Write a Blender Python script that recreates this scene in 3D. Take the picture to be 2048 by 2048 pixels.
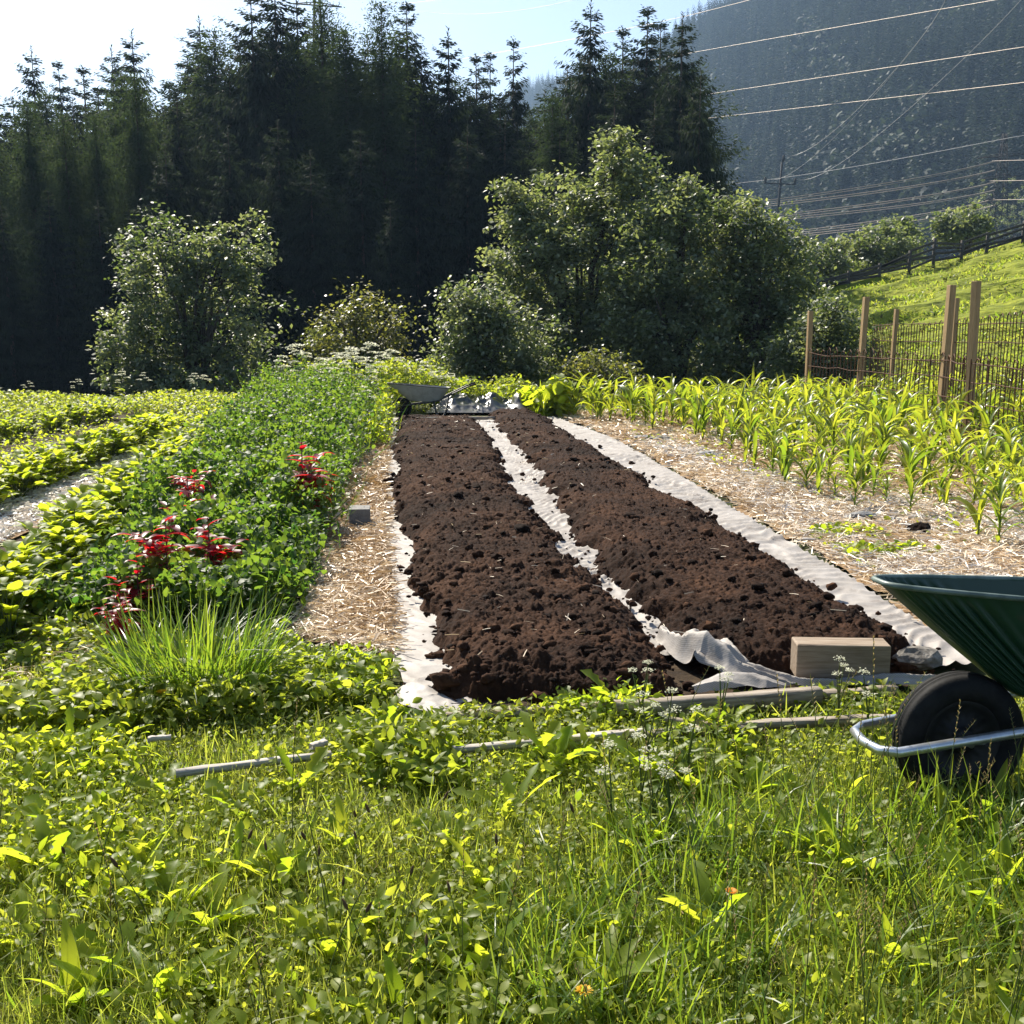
import bpy, bmesh, math, random
import numpy as np
from mathutils import Vector, Matrix

for o in list(bpy.data.objects):
    bpy.data.objects.remove(o)
S = bpy.context.scene
COL = S.collection
RNG = np.random.default_rng(7)
random.seed(7)
R = math.radians

# ------------------------------------------------------------------ camera
CAM_H = 1.45
FPX = 2054.0                       # focal length in pixels of the 2048 px photograph
PITCH = math.atan((1024 - 660) / FPX)
cd = bpy.data.cameras.new('camera')
cam = bpy.data.objects.new('camera', cd)
COL.objects.link(cam)
cam.location = (0, 0, CAM_H)
cam.rotation_euler = (R(90) - PITCH, 0, 0)
cd.sensor_fit = 'HORIZONTAL'
cd.angle = 2 * math.atan(1024 / FPX)
cd.clip_start = 0.05
cd.clip_end = 6000
S.camera = cam

# ------------------------------------------------------------------ light
SUN_AZ, SUN_EL = R(-30), R(43)
w = bpy.data.worlds.new('World')
S.world = w
w.use_nodes = True
nt = w.node_tree
bg = nt.nodes['Background']
sky = nt.nodes.new('ShaderNodeTexSky')
sky.sky_type = 'NISHITA'
sky.sun_disc = False
sky.sun_elevation = SUN_EL
sky.sun_rotation = SUN_AZ
sky.altitude = 300
sky.air_density = 1.0
sky.dust_density = 1.2
sky.ozone_density = 1.0
nt.links.new(sky.outputs[0], bg.inputs[0])
bg.inputs[1].default_value = 0.075
sl = bpy.data.lights.new('sun', 'SUN')
sl.energy = 5.0
sl.angle = R(0.5)
sl.color = (1.0, 0.93, 0.80)
sun = bpy.data.objects.new('sun', sl)
COL.objects.link(sun)
sd = Vector((math.sin(SUN_AZ) * math.cos(SUN_EL), math.cos(SUN_AZ) * math.cos(SUN_EL), math.sin(SUN_EL)))
sun.rotation_euler = sd.to_track_quat('Z', 'Y').to_euler()
sun.location = (-20, 30, 40)
S.view_settings.view_transform = 'Standard'
S.view_settings.look = 'None'
S.view_settings.exposure = 1.2
S.view_settings.gamma = 1.0
S.view_settings.use_curve_mapping = False
S.render.engine = 'CYCLES'
cy = S.cycles
cy.use_denoising = True
cy.max_bounces = 6
cy.diffuse_bounces = 3
cy.glossy_bounces = 2
cy.transmission_bounces = 3
cy.transparent_max_bounces = 4
cy.volume_bounces = 0
cy.caustics_reflective = False
cy.caustics_refractive = False

# ------------------------------------------------------------------ pixel <-> place
CP, SP = math.cos(PITCH), math.sin(PITCH)

def ray(px, py):
    dx, dy = (px - 1024) / FPX, -(py - 1024) / FPX
    return np.array((dx, CP + dy * SP, -SP + dy * CP))

def at(px, py, Y):
    d = ray(px, py)
    return Vector((0, 0, CAM_H)) + Vector(d * (Y / d[1]))

def G(px, py, z=0.0):
    d = ray(px, py)
    t = (z - CAM_H) / d[2]
    return Vector((0, 0, CAM_H)) + Vector(d * t)

# ------------------------------------------------------------------ noise
def _h(i, j, seed):
    n = (i.astype(np.int64) * 374761393 + j.astype(np.int64) * 668265263 + seed * 1442695041) & 0x7fffffff
    n = ((n ^ (n >> 13)) * 1274126177) & 0x7fffffff
    n = ((n ^ (n >> 16)) * 1911520717) & 0x7fffffff
    return (n & 0xffffff) / float(0xffffff)

def vnoise(x, y, seed=0):
    x = np.asarray(x, float); y = np.asarray(y, float)
    i, j = np.floor(x), np.floor(y)
    fx, fy = x - i, y - j
    fx = fx * fx * (3 - 2 * fx); fy = fy * fy * (3 - 2 * fy)
    a, b = _h(i, j, seed), _h(i + 1, j, seed)
    c, d = _h(i, j + 1, seed), _h(i + 1, j + 1, seed)
    return (a + (b - a) * fx) * (1 - fy) + (c + (d - c) * fx) * fy

def fbm(x, y, seed=0, oct=4):
    s, a, t = 0, 0.5, 0
    for k in range(oct):
        s = s + a * vnoise(x * 2 ** k, y * 2 ** k, seed + k * 17); t += a; a *= 0.5
    return s / t

def clods(x, y, seed=0):
    """lumps: 0..1, one rounded lump of random height per jittered cell"""
    i, j = np.floor(x), np.floor(y)
    best = np.zeros_like(x)
    for di in (-1, 0, 1):
        for dj in (-1, 0, 1):
            ci, cj = i + di, j + dj
            px = ci + 0.15 + 0.7 * _h(ci, cj, seed); py = cj + 0.15 + 0.7 * _h(ci, cj, seed + 1)
            r = 0.35 + 0.4 * _h(ci, cj, seed + 2); hh = 0.2 + 0.8 * _h(ci, cj, seed + 3) ** 2
            d2 = ((x - px) ** 2 + (y - py) ** 2) / (r * r)
            best = np.maximum(best, hh * np.sqrt(np.clip(1 - d2, 0, 1)))
    return best

# ------------------------------------------------------------------ meshes
class MB:
    """collects arrays of vertices and of quads / triangles and makes ONE mesh object"""
    def __init__(self):
        self.V, self.Q, self.T, self.rq, self.rt, self.n = [], [], [], [], [], 0
    def add(self, V, F, rnd=None):
        V = np.asarray(V, float).reshape(-1, 3)
        F = np.asarray(F, np.int64)
        if rnd is None:
            rnd = RNG.random()
        r = np.full(len(F), rnd) if np.isscalar(rnd) else np.asarray(rnd)
        if F.shape[1] == 4:
            self.Q.append(F + self.n); self.rq.append(r)
        else:
            self.T.append(F + self.n); self.rt.append(r)
        self.V.append(V); self.n += len(V)
        return self
    def mesh(self, name, mat=None, smooth=True):
        me = bpy.data.meshes.new(name)
        V = np.concatenate(self.V) if self.V else np.zeros((0, 3))
        Q = np.concatenate(self.Q) if self.Q else np.zeros((0, 4), np.int64)
        T = np.concatenate(self.T) if self.T else np.zeros((0, 3), np.int64)
        me.vertices.add(len(V)); me.vertices.foreach_set('co', V.ravel())
        L = np.concatenate([Q.ravel(), T.ravel()])
        me.loops.add(len(L)); me.loops.foreach_set('vertex_index', L.astype(np.int32))
        nq, ntr = len(Q), len(T)
        me.polygons.add(nq + ntr)
        st = np.concatenate([np.arange(nq) * 4, nq * 4 + np.arange(ntr) * 3]).astype(np.int32)
        me.polygons.foreach_set('loop_start', st)
        if smooth:
            me.polygons.foreach_set('use_smooth', np.ones(nq + ntr, bool))
        a = me.attributes.new('rnd', 'FLOAT', 'FACE')
        r = np.concatenate([np.concatenate(self.rq) if self.rq else np.zeros(0), np.concatenate(self.rt) if self.rt else np.zeros(0)])
        a.data.foreach_set('value', r.astype(np.float32))
        me.update(calc_edges=True)
        me.validate()
        if mat:
            me.materials.append(mat)
        return me
    def build(self, name, mat=None, parent=None, smooth=True, loc=None):
        o = bpy.data.objects.new(name, self.mesh(name, mat, smooth))
        COL.objects.link(o)
        if parent: o.parent = parent
        if loc is not None: o.location = loc
        return o

def link(name, me, parent=None, loc=None, rz=0.0, sc=None):
    o = bpy.data.objects.new(name, me); COL.objects.link(o)
    if parent: o.parent = parent
    if loc is not None: o.location = loc
    o.rotation_euler = (0, 0, rz)
    if sc is not None: o.scale = (sc, sc, sc) if np.isscalar(sc) else sc
    return o

def empty(name, loc, rz=0.0, sc=None):
    o = bpy.data.objects.new(name, None); COL.objects.link(o)
    o.empty_display_size = 0.1
    o.location = loc; o.rotation_euler = (0, 0, rz)
    if sc is not None: o.scale = (sc, sc, sc) if np.isscalar(sc) else sc
    return o

def tag(o, label=None, cat=None, group=None, kind=None):
    if label: o['label'] = label
    if cat: o['category'] = cat
    if group: o['group'] = group
    if kind: o['kind'] = kind
    return o

def rots(yaw, pitch, roll):
    """matrices Rz(yaw) Rx(pitch) Ry(roll): local +Y is the long axis, +Z the face normal"""
    yaw, pitch, roll = np.broadcast_arrays(np.atleast_1d(yaw).astype(float), pitch, roll)
    cz, sz, cx, sx, cy_, sy = np.cos(yaw), np.sin(yaw), np.cos(pitch), np.sin(pitch), np.cos(roll), np.sin(roll)
    o, z = np.ones_like(cz), np.zeros_like(cz)
    Z = np.stack([np.stack([cz, -sz, z], -1), np.stack([sz, cz, z], -1), np.stack([z, z, o], -1)], -2)
    X = np.stack([np.stack([o, z, z], -1), np.stack([z, cx, -sx], -1), np.stack([z, sx, cx], -1)], -2)
    Yy = np.stack([np.stack([cy_, z, sy], -1), np.stack([z, o, z], -1), np.stack([-sy, z, cy_], -1)], -2)
    return Z @ X @ Yy

def scatter(mb, tmpl, pos, M, wid, length, rnd=None):
    TV, TF = tmpl
    n = len(pos)
    if n == 0: return
    sc = np.stack([np.broadcast_to(wid, n), np.broadcast_to(length, n), np.broadcast_to(length, n)], -1)
    P = TV[None] * sc[:, None, :]
    P = np.einsum('nij,nkj->nki', M, P) + pos[:, None, :]
    F = TF[None] + (np.arange(n) * len(TV))[:, None, None]
    if rnd is None: rnd = RNG.random(n)
    mb.add(P.reshape(-1, 3), F.reshape(-1, TF.shape[1]), np.repeat(np.broadcast_to(rnd, n), len(TF)))

def strip_t(ws, bend=0.0, fold=0.0, three=False):
    """template strip along +Y, unit length, half widths ws*0.5, bending down by bend radians over its length"""
    n = len(ws); us = np.linspace(0, 1, n)
    y, z, a = [0.0], [0.0], 0.0
    for k in range(1, n):
        a = -bend * (us[k] + us[k - 1]) / 2
        y.append(y[-1] + math.cos(a) / (n - 1)); z.append(z[-1] + math.sin(a) / (n - 1))
    V, F = [], []
    if three:
        for k in range(n):
            h = ws[k] / 2
            V += [(-h, y[k], z[k] + fold * h * .3), (0, y[k], z[k]), (h, y[k], z[k] + fold * h * .3)]
        for k in range(n - 1):
            b = 3 * k
            F += [(b, b + 1, b + 4, b + 3), (b + 1, b + 2, b + 5, b + 4)]
    else:
        for k in range(n):
            h = ws[k] / 2
            V += [(-h, y[k], z[k]), (h, y[k], z[k])]
        for k in range(n - 1):
            b = 2 * k
            F += [(b, b + 1, b + 3, b + 2)]
    return np.array(V, float), np.array(F)

KITE = (np.array([(0, 0, 0), (.5, .45, .02), (0, 1, -.06), (-.5, .45, .02)], float), np.array([(0, 1, 2, 3)]))
LEAF = strip_t([.08, .85, .95, .55, .04], .7, .5, True)
LEAF_FLAT = strip_t([.1, .8, 1.0, .6, .05], .35, .35, True)
ROUND = strip_t([.2, .95, 1.0, .8, .25], .5, .3, True)
BLADES = [strip_t([.9, 1, .85, .55, .05], b) for b in (.15, .5, .9, 1.4, 2.0)]
STRAW = strip_t([.8, 1, .9], .25)

def tube(pts, rad, n=8, closed=False, cap=True):
    P = [Vector(p) for p in pts]; m = len(P)
    rad = [rad] * m if np.isscalar(rad) else rad
    V, F = [], []
    up = Vector((0, 0, 1)); prev = None
    for i in range(m):
        a = P[(i - 1) % m] if (closed or i > 0) else P[i]
        b = P[(i + 1) % m] if (closed or i < m - 1) else P[i]
        t = (b - a).normalized()
        if prev is None:
            ref = up if abs(t.z) < .9 else Vector((1, 0, 0))
            nx = t.cross(ref).normalized()
        else:
            nx = (prev - t * prev.dot(t)).normalized()
        prev = nx; ny = t.cross(nx)
        for k in range(n):
            an = 2 * math.pi * k / n
            V.append(P[i] + (nx * math.cos(an) + ny * math.sin(an)) * rad[i])
    for i in range(m if closed else m - 1):
        for k in range(n):
            a, b = i * n + k, i * n + (k + 1) % n
            c, d = ((i + 1) % m) * n + (k + 1) % n, ((i + 1) % m) * n + k
            F.append((a, b, c, d))
    if cap and not closed:
        c0, c1 = len(V), len(V) + 1
        V += [P[0], P[-1]]
        for k in range(n):
            F.append((c0, (k + 1) % n, k, k)); F.append((c1, (m - 1) * n + k, (m - 1) * n + (k + 1) % n, (m - 1) * n + (k + 1) % n))
        Fq = [f for f in F if f[2] != f[3]]; Ft = [f[:3] for f in F if f[2] == f[3]]
        return np.array([tuple(v) for v in V]), np.array(Fq), np.array(Ft)
    return np.array([tuple(v) for v in V]), np.array(F), None

def add_tube(mb, pts, rad, n=8, closed=False, cap=True, rnd=None):
    V, Q, T = tube(pts, rad, n, closed, cap)
    base = mb.n
    mb.add(V, Q, rnd)
    if T is not None:
        mb.T.append(T + base); mb.rt.append(np.full(len(T), .5 if rnd is None else rnd))

def bm_obj(name, fn, mat, parent=None, smooth=False, loc=None, rot=None):
    bm = bmesh.new(); fn(bm)
    bmesh.ops.recalc_face_normals(bm, faces=bm.faces)
    me = bpy.data.meshes.new(name); bm.to_mesh(me); bm.free()
    if smooth: me.polygons.foreach_set('use_smooth', np.ones(len(me.polygons), bool))
    me.materials.append(mat)
    o = link(name, me, parent, loc)
    if rot: o.rotation_euler = rot
    return o

def bm_box(bm, size, center=(0, 0, 0), bevel=0.0, mat=None, wob=0.0, cuts=0):
    r = bmesh.ops.create_cube(bm, size=1)
    vs = r['verts']
    for v in vs:
        v.co = Vector((v.co.x * size[0], v.co.y * size[1], v.co.z * size[2]))
    if bevel:
        es = list({e for v in vs for e in v.link_edges})
        rr = bmesh.ops.bevel(bm, geom=es, offset=bevel, segments=2, affect='EDGES', profile=.6)
        vs = list({v for f in rr['faces'] for v in f.verts} | {v for v in vs if v.is_valid})
    for v in vs:
        if wob: v.co += Vector((random.uniform(-wob, wob), random.uniform(-wob, wob), random.uniform(-wob, wob)))
        if mat is not None: v.co = mat @ v.co
        v.co += Vector(center)

def in_poly(x, y, poly):
    x = np.asarray(x); y = np.asarray(y); ins = np.zeros(x.shape, bool); n = len(poly)
    for i in range(n):
        x1, y1 = poly[i][:2]; x2, y2 = poly[(i + 1) % n][:2]
        c = ((y1 > y) != (y2 > y)) & (x < (x2 - x1) * (y - y1) / (y2 - y1 + 1e-12) + x1)
        ins ^= c
    return ins

def gpoly(px):
    return [tuple(G(*p)) for p in px]

def sample(poly, n, rng=RNG, power=0.0):
    """n points in a polygon on the ground; power > 0 thins with distance"""
    P = np.array([p[:2] for p in poly]); lo, hi = P.min(0), P.max(0)
    out = np.zeros((0, 2))
    while len(out) < n:
        q = lo + rng.random((max(4 * n, 64), 2)) * (hi - lo)
        q = q[in_poly(q[:, 0], q[:, 1], P)]
        if power:
            q = q[rng.random(len(q)) < (max(lo[1], 1.0) / np.maximum(q[:, 1], 1.0)) ** power]
        out = np.concatenate([out, q])
    return out[:n]

def polar_rand(n, a, b):
    return a + RNG.random(n) * (b - a)

# ------------------------------------------------------------------ materials
def mat(name):
    m = bpy.data.materials.new(name); m.use_nodes = True
    t = m.node_tree; t.nodes.clear()
    out = t.nodes.new('ShaderNodeOutputMaterial')
    return m, t, out

def N(t, typ, **kw):
    n = t.nodes.new(typ)
    for k, v in kw.items():
        if k in n.inputs.keys() if isinstance(k, str) else False: n.inputs[k].default_value = v
        else: setattr(n, k, v)
    return n

def c4(c): return (c[0], c[1], c[2], 1.0)

def foliage(name, a, b, ta, tb, trans=.45, rough=.42, spec=.5, obj_var=.25):
    """leaf: two base colours mixed by a random number per leaf and per plant, sunlight shining through"""
    m, t, out = mat(name)
    at_ = N(t, 'ShaderNodeAttribute', attribute_name='rnd')
    oi = N(t, 'ShaderNodeObjectInfo')
    ad = N(t, 'ShaderNodeMath', operation='MULTIPLY_ADD')
    t.links.new(oi.outputs['Random'], ad.inputs[0]); ad.inputs[1].default_value = obj_var
    t.links.new(at_.outputs['Fac'], ad.inputs[2])
    sb = N(t, 'ShaderNodeMath', operation='SUBTRACT', use_clamp=True)
    t.links.new(ad.outputs[0], sb.inputs[0]); sb.inputs[1].default_value = obj_var / 2
    mx = N(t, 'ShaderNodeMix', data_type='RGBA'); mx.inputs[6].default_value = c4(a); mx.inputs[7].default_value = c4(b)
    t.links.new(sb.outputs[0], mx.inputs[0])
    mt = N(t, 'ShaderNodeMix', data_type='RGBA'); mt.inputs[6].default_value = c4(ta); mt.inputs[7].default_value = c4(tb)
    t.links.new(sb.outputs[0], mt.inputs[0])
    p = N(t, 'ShaderNodeBsdfPrincipled'); p.inputs['Roughness'].default_value = rough
    p.inputs['Specular IOR Level'].default_value = spec
    t.links.new(mx.outputs[2], p.inputs['Base Color'])
    tr = N(t, 'ShaderNodeBsdfTranslucent'); t.links.new(mt.outputs[2], tr.inputs[0])
    ms = N(t, 'ShaderNodeMixShader'); ms.inputs[0].default_value = trans
    t.links.new(p.outputs[0], ms.inputs[1]); t.links.new(tr.outputs[0], ms.inputs[2])
    t.links.new(ms.outputs[0], out.inputs[0])
    return m

def plain(name, stops, scale=8, rough=.8, spec=.3, bump=.0, bscale=40, metal=0.0, detail=6, stretch=(1, 1, 1), use_rnd=0.0, bdist=.01, coord='Object'):
    """surface with a noise-driven colour ramp, optional bump"""
    m, t, out = mat(name)
    tc = N(t, 'ShaderNodeTexCoord'); mp = N(t, 'ShaderNodeMapping'); mp.inputs['Scale'].default_value = stretch
    t.links.new(tc.outputs[coord], mp.inputs[0])
    nz = N(t, 'ShaderNodeTexNoise'); nz.inputs['Scale'].default_value = scale; nz.inputs['Detail'].default_value = detail
    nz.inputs['Roughness'].default_value = .65
    t.links.new(mp.outputs[0], nz.inputs['Vector'])
    cr = N(t, 'ShaderNodeValToRGB')
    el = cr.color_ramp.elements
    el[0].position, el[0].color = stops[0][0], c4(stops[0][1]); el[1].position, el[1].color = stops[-1][0], c4(stops[-1][1])
    for s in stops[1:-1]:
        e = el.new(s[0]); e.color = c4(s[1])
    src = nz.outputs['Fac']
    if use_rnd:
        a = N(t, 'ShaderNodeAttribute', attribute_name='rnd')
        mm = N(t, 'ShaderNodeMix', data_type='FLOAT'); mm.inputs[0].default_value = use_rnd
        t.links.new(src, mm.inputs[2]); t.links.new(a.outputs['Fac'], mm.inputs[3]); src = mm.outputs[0]
    t.links.new(src, cr.inputs[0])
    p = N(t, 'ShaderNodeBsdfPrincipled'); p.inputs['Roughness'].default_value = rough
    p.inputs['Specular IOR Level'].default_value = spec; p.inputs['Metallic'].default_value = metal
    t.links.new(cr.outputs[0], p.inputs['Base Color'])
    if bump:
        n2 = N(t, 'ShaderNodeTexNoise'); n2.inputs['Scale'].default_value = bscale; n2.inputs['Detail'].default_value = 5
        t.links.new(mp.outputs[0], n2.inputs['Vector'])
        bp = N(t, 'ShaderNodeBump'); bp.inputs['Strength'].default_value = bump; bp.inputs['Distance'].default_value = bdist
        t.links.new(n2.outputs['Fac'], bp.inputs['Height']); t.links.new(bp.outputs[0], p.inputs['Normal'])
    t.links.new(p.outputs[0], out.inputs[0])
    return m

M = {}
M['grass'] = foliage('grass', (.09, .14, .018), (.21, .22, .045), (.26, .40, .022), (.58, .60, .08), .58, .45, .3)
M['tussock'] = foliage('tussock', (.05, .06, .012), (.17, .12, .04), (.12, .16, .02), (.26, .2, .06), .4, .6, .2)
M['dry_grass'] = foliage('dry_grass', (.22, .15, .05), (.38, .28, .11), (.3, .2, .06), (.45, .33, .13), .4, .55)
M['weed'] = foliage('weed', (.085, .13, .018), (.20, .23, .04), (.30, .43, .022), (.62, .64, .05), .54, .46, .3)
M['rosette'] = foliage('rosette', (.10, .16, .018), (.17, .22, .03), (.42, .58, .022), (.68, .72, .04), .6, .45, .3)
M['pea'] = foliage('pea', (.018, .055, .012), (.058, .10, .018), (.09, .24, .025), (.32, .44, .035), .48, .5, .25)
M['bean'] = foliage('bean', (.10, .15, .02), (.17, .21, .022), (.42, .56, .025), (.68, .72, .04), .58, .5, .3)
M['maize'] = foliage('maize', (.055, .11, .015), (.10, .15, .02), (.24, .38, .02), (.60, .62, .04), .52, .36, .55)
M['maize_stalk'] = foliage('maize_stalk', (.10, .16, .03), (.15, .2, .04), (.2, .3, .04), (.3, .38, .05), .3, .45)
M['tuft'] = foliage('tuft', (.05, .10, .015), (.10, .15, .02), (.20, .36, .025), (.42, .52, .035), .5, .4)
M['orach'] = foliage('orach', (.11, .008, .02), (.17, .014, .03), (.62, .012, .025), (.85, .04, .03), .6, .38, .4)
M['orach_stem'] = foliage('orach_stem', (.10, .012, .03), (.16, .03, .04), (.25, .02, .03), (.3, .05, .04), .2, .4)
M['stem'] = foliage('stem', (.06, .10, .025), (.12, .14, .035), (.12, .18, .03), (.22, .24, .05), .3, .5)
M['umbel'] = foliage('umbel', (.6, .59, .46), (.78, .77, .64), (.7, .7, .5), (.8, .8, .62), .55, .7, .2)
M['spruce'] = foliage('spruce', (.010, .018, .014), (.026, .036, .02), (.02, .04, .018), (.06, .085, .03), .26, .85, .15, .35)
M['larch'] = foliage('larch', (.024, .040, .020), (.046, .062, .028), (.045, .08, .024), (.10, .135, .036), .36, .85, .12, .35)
M['leafy'] = foliage('leafy', (.06, .085, .035), (.20, .22, .13), (.15, .22, .035), (.44, .48, .14), .42, .52, .8, .2)
M['leafy_yellow'] = foliage('leafy_yellow', (.06, .075, .02), (.11, .11, .03), (.2, .24, .03), (.40, .38, .06), .42, .45, .65, .2)
M['hill_trees'] = foliage('hill_trees', (.011, .020, .016), (.055, .075, .04), (.012, .022, .013), (.07, .09, .04), .25, .7, .2, 0)
M['bark'] = plain('bark', [(.3, (.035, .025, .018)), (.7, (.11, .085, .065))], 14, .9, .2, .5, 30)
M['soil'] = plain('soil', [(.30, (.009, .0044, .0026)), (.5, (.027, .0122, .0065)), (.72, (.066, .031, .016))], 38, .95, .12, .6, 120, use_rnd=.42, bdist=.008)
M['fabric'] = plain('fabric', [(.28, (.17, .14, .12)), (.44, (.33, .30, .27)), (.7, (.43, .40, .37))], 5, .62, .35, .35, 90, detail=9, bdist=.004)
M['straw'] = foliage('straw', (.40, .25, .11), (.80, .68, .52), (.36, .23, .10), (.6, .48, .3), .25, .42, .6, 0)
M['chips'] = foliage('chips', (.30, .23, .17), (.74, .69, .62), (.3, .24, .18), (.6, .56, .5), .2, .45, .6, 0)
M['rim_paint'] = plain('rim_paint', [(.35, (.05, .075, .06)), (.6, (.16, .20, .175)), (.75, (.26, .28, .26))], 9, .42, .5, detail=8)
M['wood_pale'] = plain('wood_pale', [(.3, (.22, .19, .16)), (.5, (.42, .38, .33)), (.72, (.55, .51, .46))], 6, .8, .3, .5, 22, stretch=(1, 14, 14), bdist=.004)
M['mulch'] = plain('mulch', [(.3, (.07, .042, .022)), (.5, (.22, .135, .065)), (.68, (.42, .30, .17))], 22, .9, .2, .8, 70, detail=9)
M['earth'] = plain('earth', [(.34, (.016, .010, .006)), (.55, (.04, .026, .014)), (.72, (.075, .05, .028))], 9, .95, .15, .8, 60, detail=9)
M['ground'] = plain('ground', [(.3, (.018, .022, .007)), (.5, (.035, .045, .011)), (.7, (.06, .062, .018))], 3, .95, .15, .6, 40, detail=9)
M['meadow'] = plain('meadow', [(.28, (.05, .055, .012)), (.42, (.13, .155, .010)), (.6, (.20, .225, .012)), (.78, (.22, .19, .035))], 1.6, .9, .2, .8, 2.2, detail=10, stretch=(.6, 1, 1), bdist=.35)
M['mountain'] = plain('mountain', [(.3, (.016, .024, .013)), (.6, (.035, .045, .02))], .08, .95, .1)
M['wood_new'] = plain('wood_new', [(.3, (.26, .165, .075)), (.55, (.38, .255, .125)), (.75, (.46, .33, .18))], 6, .75, .3, .4, 30, stretch=(14, 14, 1), bdist=.004)
M['wood_block'] = plain('wood_block', [(.3, (.16, .115, .075)), (.5, (.25, .19, .135)), (.72, (.34, .275, .21))], 5, .75, .3, .4, 25, stretch=(1, 12, 12), bdist=.004)
M['wood_grey'] = plain('wood_grey', [(.3, (.12, .095, .07)), (.5, (.27, .225, .175)), (.72, (.42, .37, .31))], 5, .8, .3, .5, 22, stretch=(1, 14, 14), bdist=.005)
M['wood_dark'] = plain('wood_dark', [(.3, (.03, .026, .022)), (.7, (.10, .09, .08))], 4, .85, .3, .3, 20, stretch=(1, 8, 8))
M['stone'] = plain('stone', [(.3, (.05, .043, .036)), (.5, (.14, .125, .105)), (.7, (.30, .275, .24))], 22, .8, .35, .6, 60, detail=10)
M['slate'] = plain('slate', [(.3, (.13, .125, .12)), (.7, (.27, .26, .25))], 12, .6, .45, .4, 50)
M['concrete'] = plain('concrete', [(.3, (.11, .107, .10)), (.7, (.22, .212, .20))], 20, .75, .35, .4, 90)
M['green_paint'] = plain('green_paint', [(.3, (.006, .032, .016)), (.58, (.008, .040, .021)), (.66, (.014, .05, .028)), (.78, (.05, .05, .034))], 7, .42, .45, .12, 12, detail=8, bdist=.003)
M['grey_tub'] = plain('grey_tub', [(.3, (.22, .225, .20)), (.55, (.34, .34, .31)), (.75, (.42, .40, .36))], 6, .5, .5, .2, 20, metal=.1, detail=8)
M['galv'] = plain('galv', [(.3, (.42, .44, .46)), (.7, (.62, .64, .66))], 30, .3, .5, .1, 60, metal=.85)
M['rubber'] = plain('rubber', [(.3, (.006, .006, .0065)), (.7, (.016, .0155, .015))], 30, .75, .18, .15, 80)
M['rim_black'] = plain('rim_black', [(.3, (.007, .007, .0075)), (.7, (.02, .019, .018))], 12, .55, .25)
M['dark_metal'] = plain('dark_metal', [(.3, (.03, .03, .032)), (.7, (.09, .085, .08))], 16, .5, .5, metal=.5)
M['tarp'] = plain('tarp', [(.3, (.010, .010, .011)), (.7, (.022, .022, .023))], 5, .34, .9, .3, 12)
M['rust'] = plain('rust', [(.3, (.035, .016, .008)), (.7, (.12, .052, .022))], 12, .8, .3)
M['wire'] = plain('wire', [(.3, (.24, .19, .15)), (.7, (.34, .28, .22))], .5, .45, .5, metal=.3)
M['wire_dim'] = plain('wire_dim', [(.3, (.2, .2, .2)), (.7, (.3, .3, .3))], .5, .5, .5, metal=.3)
M['pole_grey'] = plain('pole_grey', [(.3, (.015, .015, .016)), (.7, (.04, .04, .04))], 2, .8, .2)
M['yellow'] = foliage('yellow_petal', (.75, .42, .01), (.85, .52, .015), (.8, .45, .01), (.9, .5, .01), .4, .6)
M['orange'] = foliage('orange_petal', (.7, .22, .01), (.85, .36, .015), (.8, .25, .01), (.9, .4, .01), .4, .6)
M['seed_head'] = plain('seed_head', [(.3, (.05, .028, .015)), (.7, (.14, .085, .04))], 60, .9, .2)

# woven lines of the ground fabric
_t = M['fabric'].node_tree
_w = _t.nodes.new('ShaderNodeTexWave'); _w.wave_type = 'BANDS'; _w.bands_direction = 'DIAGONAL'
_w.inputs['Scale'].default_value = 55; _w.inputs['Distortion'].default_value = 1.2; _w.inputs['Detail'].default_value = 2
_t.links.new([n for n in _t.nodes if n.type == 'MAPPING'][0].outputs[0], _w.inputs['Vector'])
_p = [n for n in _t.nodes if n.type == 'BSDF_PRINCIPLED'][0]; _r = [n for n in _t.nodes if n.type == 'VALTORGB'][0]
_x = _t.nodes.new('ShaderNodeMix'); _x.data_type = 'RGBA'; _x.blend_type = 'MULTIPLY'
_m = _t.nodes.new('ShaderNodeMath'); _m.operation = 'MULTIPLY'; _m.inputs[1].default_value = .55
_t.links.new(_w.outputs['Fac'], _m.inputs[0]); _t.links.new(_m.outputs[0], _x.inputs[0])
_t.links.new(_r.outputs[0], _x.inputs[6]); _x.inputs[7].default_value = (.45, .42, .40, 1)
_t.links.new(_x.outputs[2], _p.inputs['Base Color'])

# ================================================================== terrain
AX = np.array((-0.1164 * CP, 1.0)); AX = AX / np.linalg.norm(AX)      # direction of the beds
NX = np.array((AX[1], -AX[0]))                                        # to the right of it

def st(p):
    q = np.array((p[0], p[1])); return q @ AX, q @ NX

def sx(s, t):
    q = AX * s + NX * t; return float(q[0]), float(q[1])

# ground sheet: garden level at 0, falling away a little behind it, out to the horizon
def axis(a, fine, lo, hi):
    k = np.arange(-fine, fine + .01, a)
    far_p = np.array([fine * 1.35 ** i for i in range(1, 16)]); far_p = far_p[far_p < hi]
    return np.concatenate([-far_p[::-1], k, far_p])
gx = axis(1.0, 40, 0, 1500); gy = axis(1.0, 60, 0, 1500)
XX, YY = np.meshgrid(gx, gy)
d = np.clip((YY - 21) / 14, 0, 1)
ZZ = -0.9 * d * d * (3 - 2 * d) - .02 * np.clip(YY - 40, 0, 100)
nxg, nyg = len(gx), len(gy)
idx = np.arange(nxg * nyg).reshape(nyg, nxg)
F = np.stack([idx[:-1, :-1], idx[:-1, 1:], idx[1:, 1:], idx[1:, :-1]], -1).reshape(-1, 4)
tag(MB().add(np.stack([XX, YY, ZZ], -1).reshape(-1, 3), F, .5).build('ground', M['ground']), kind='structure')

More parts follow.
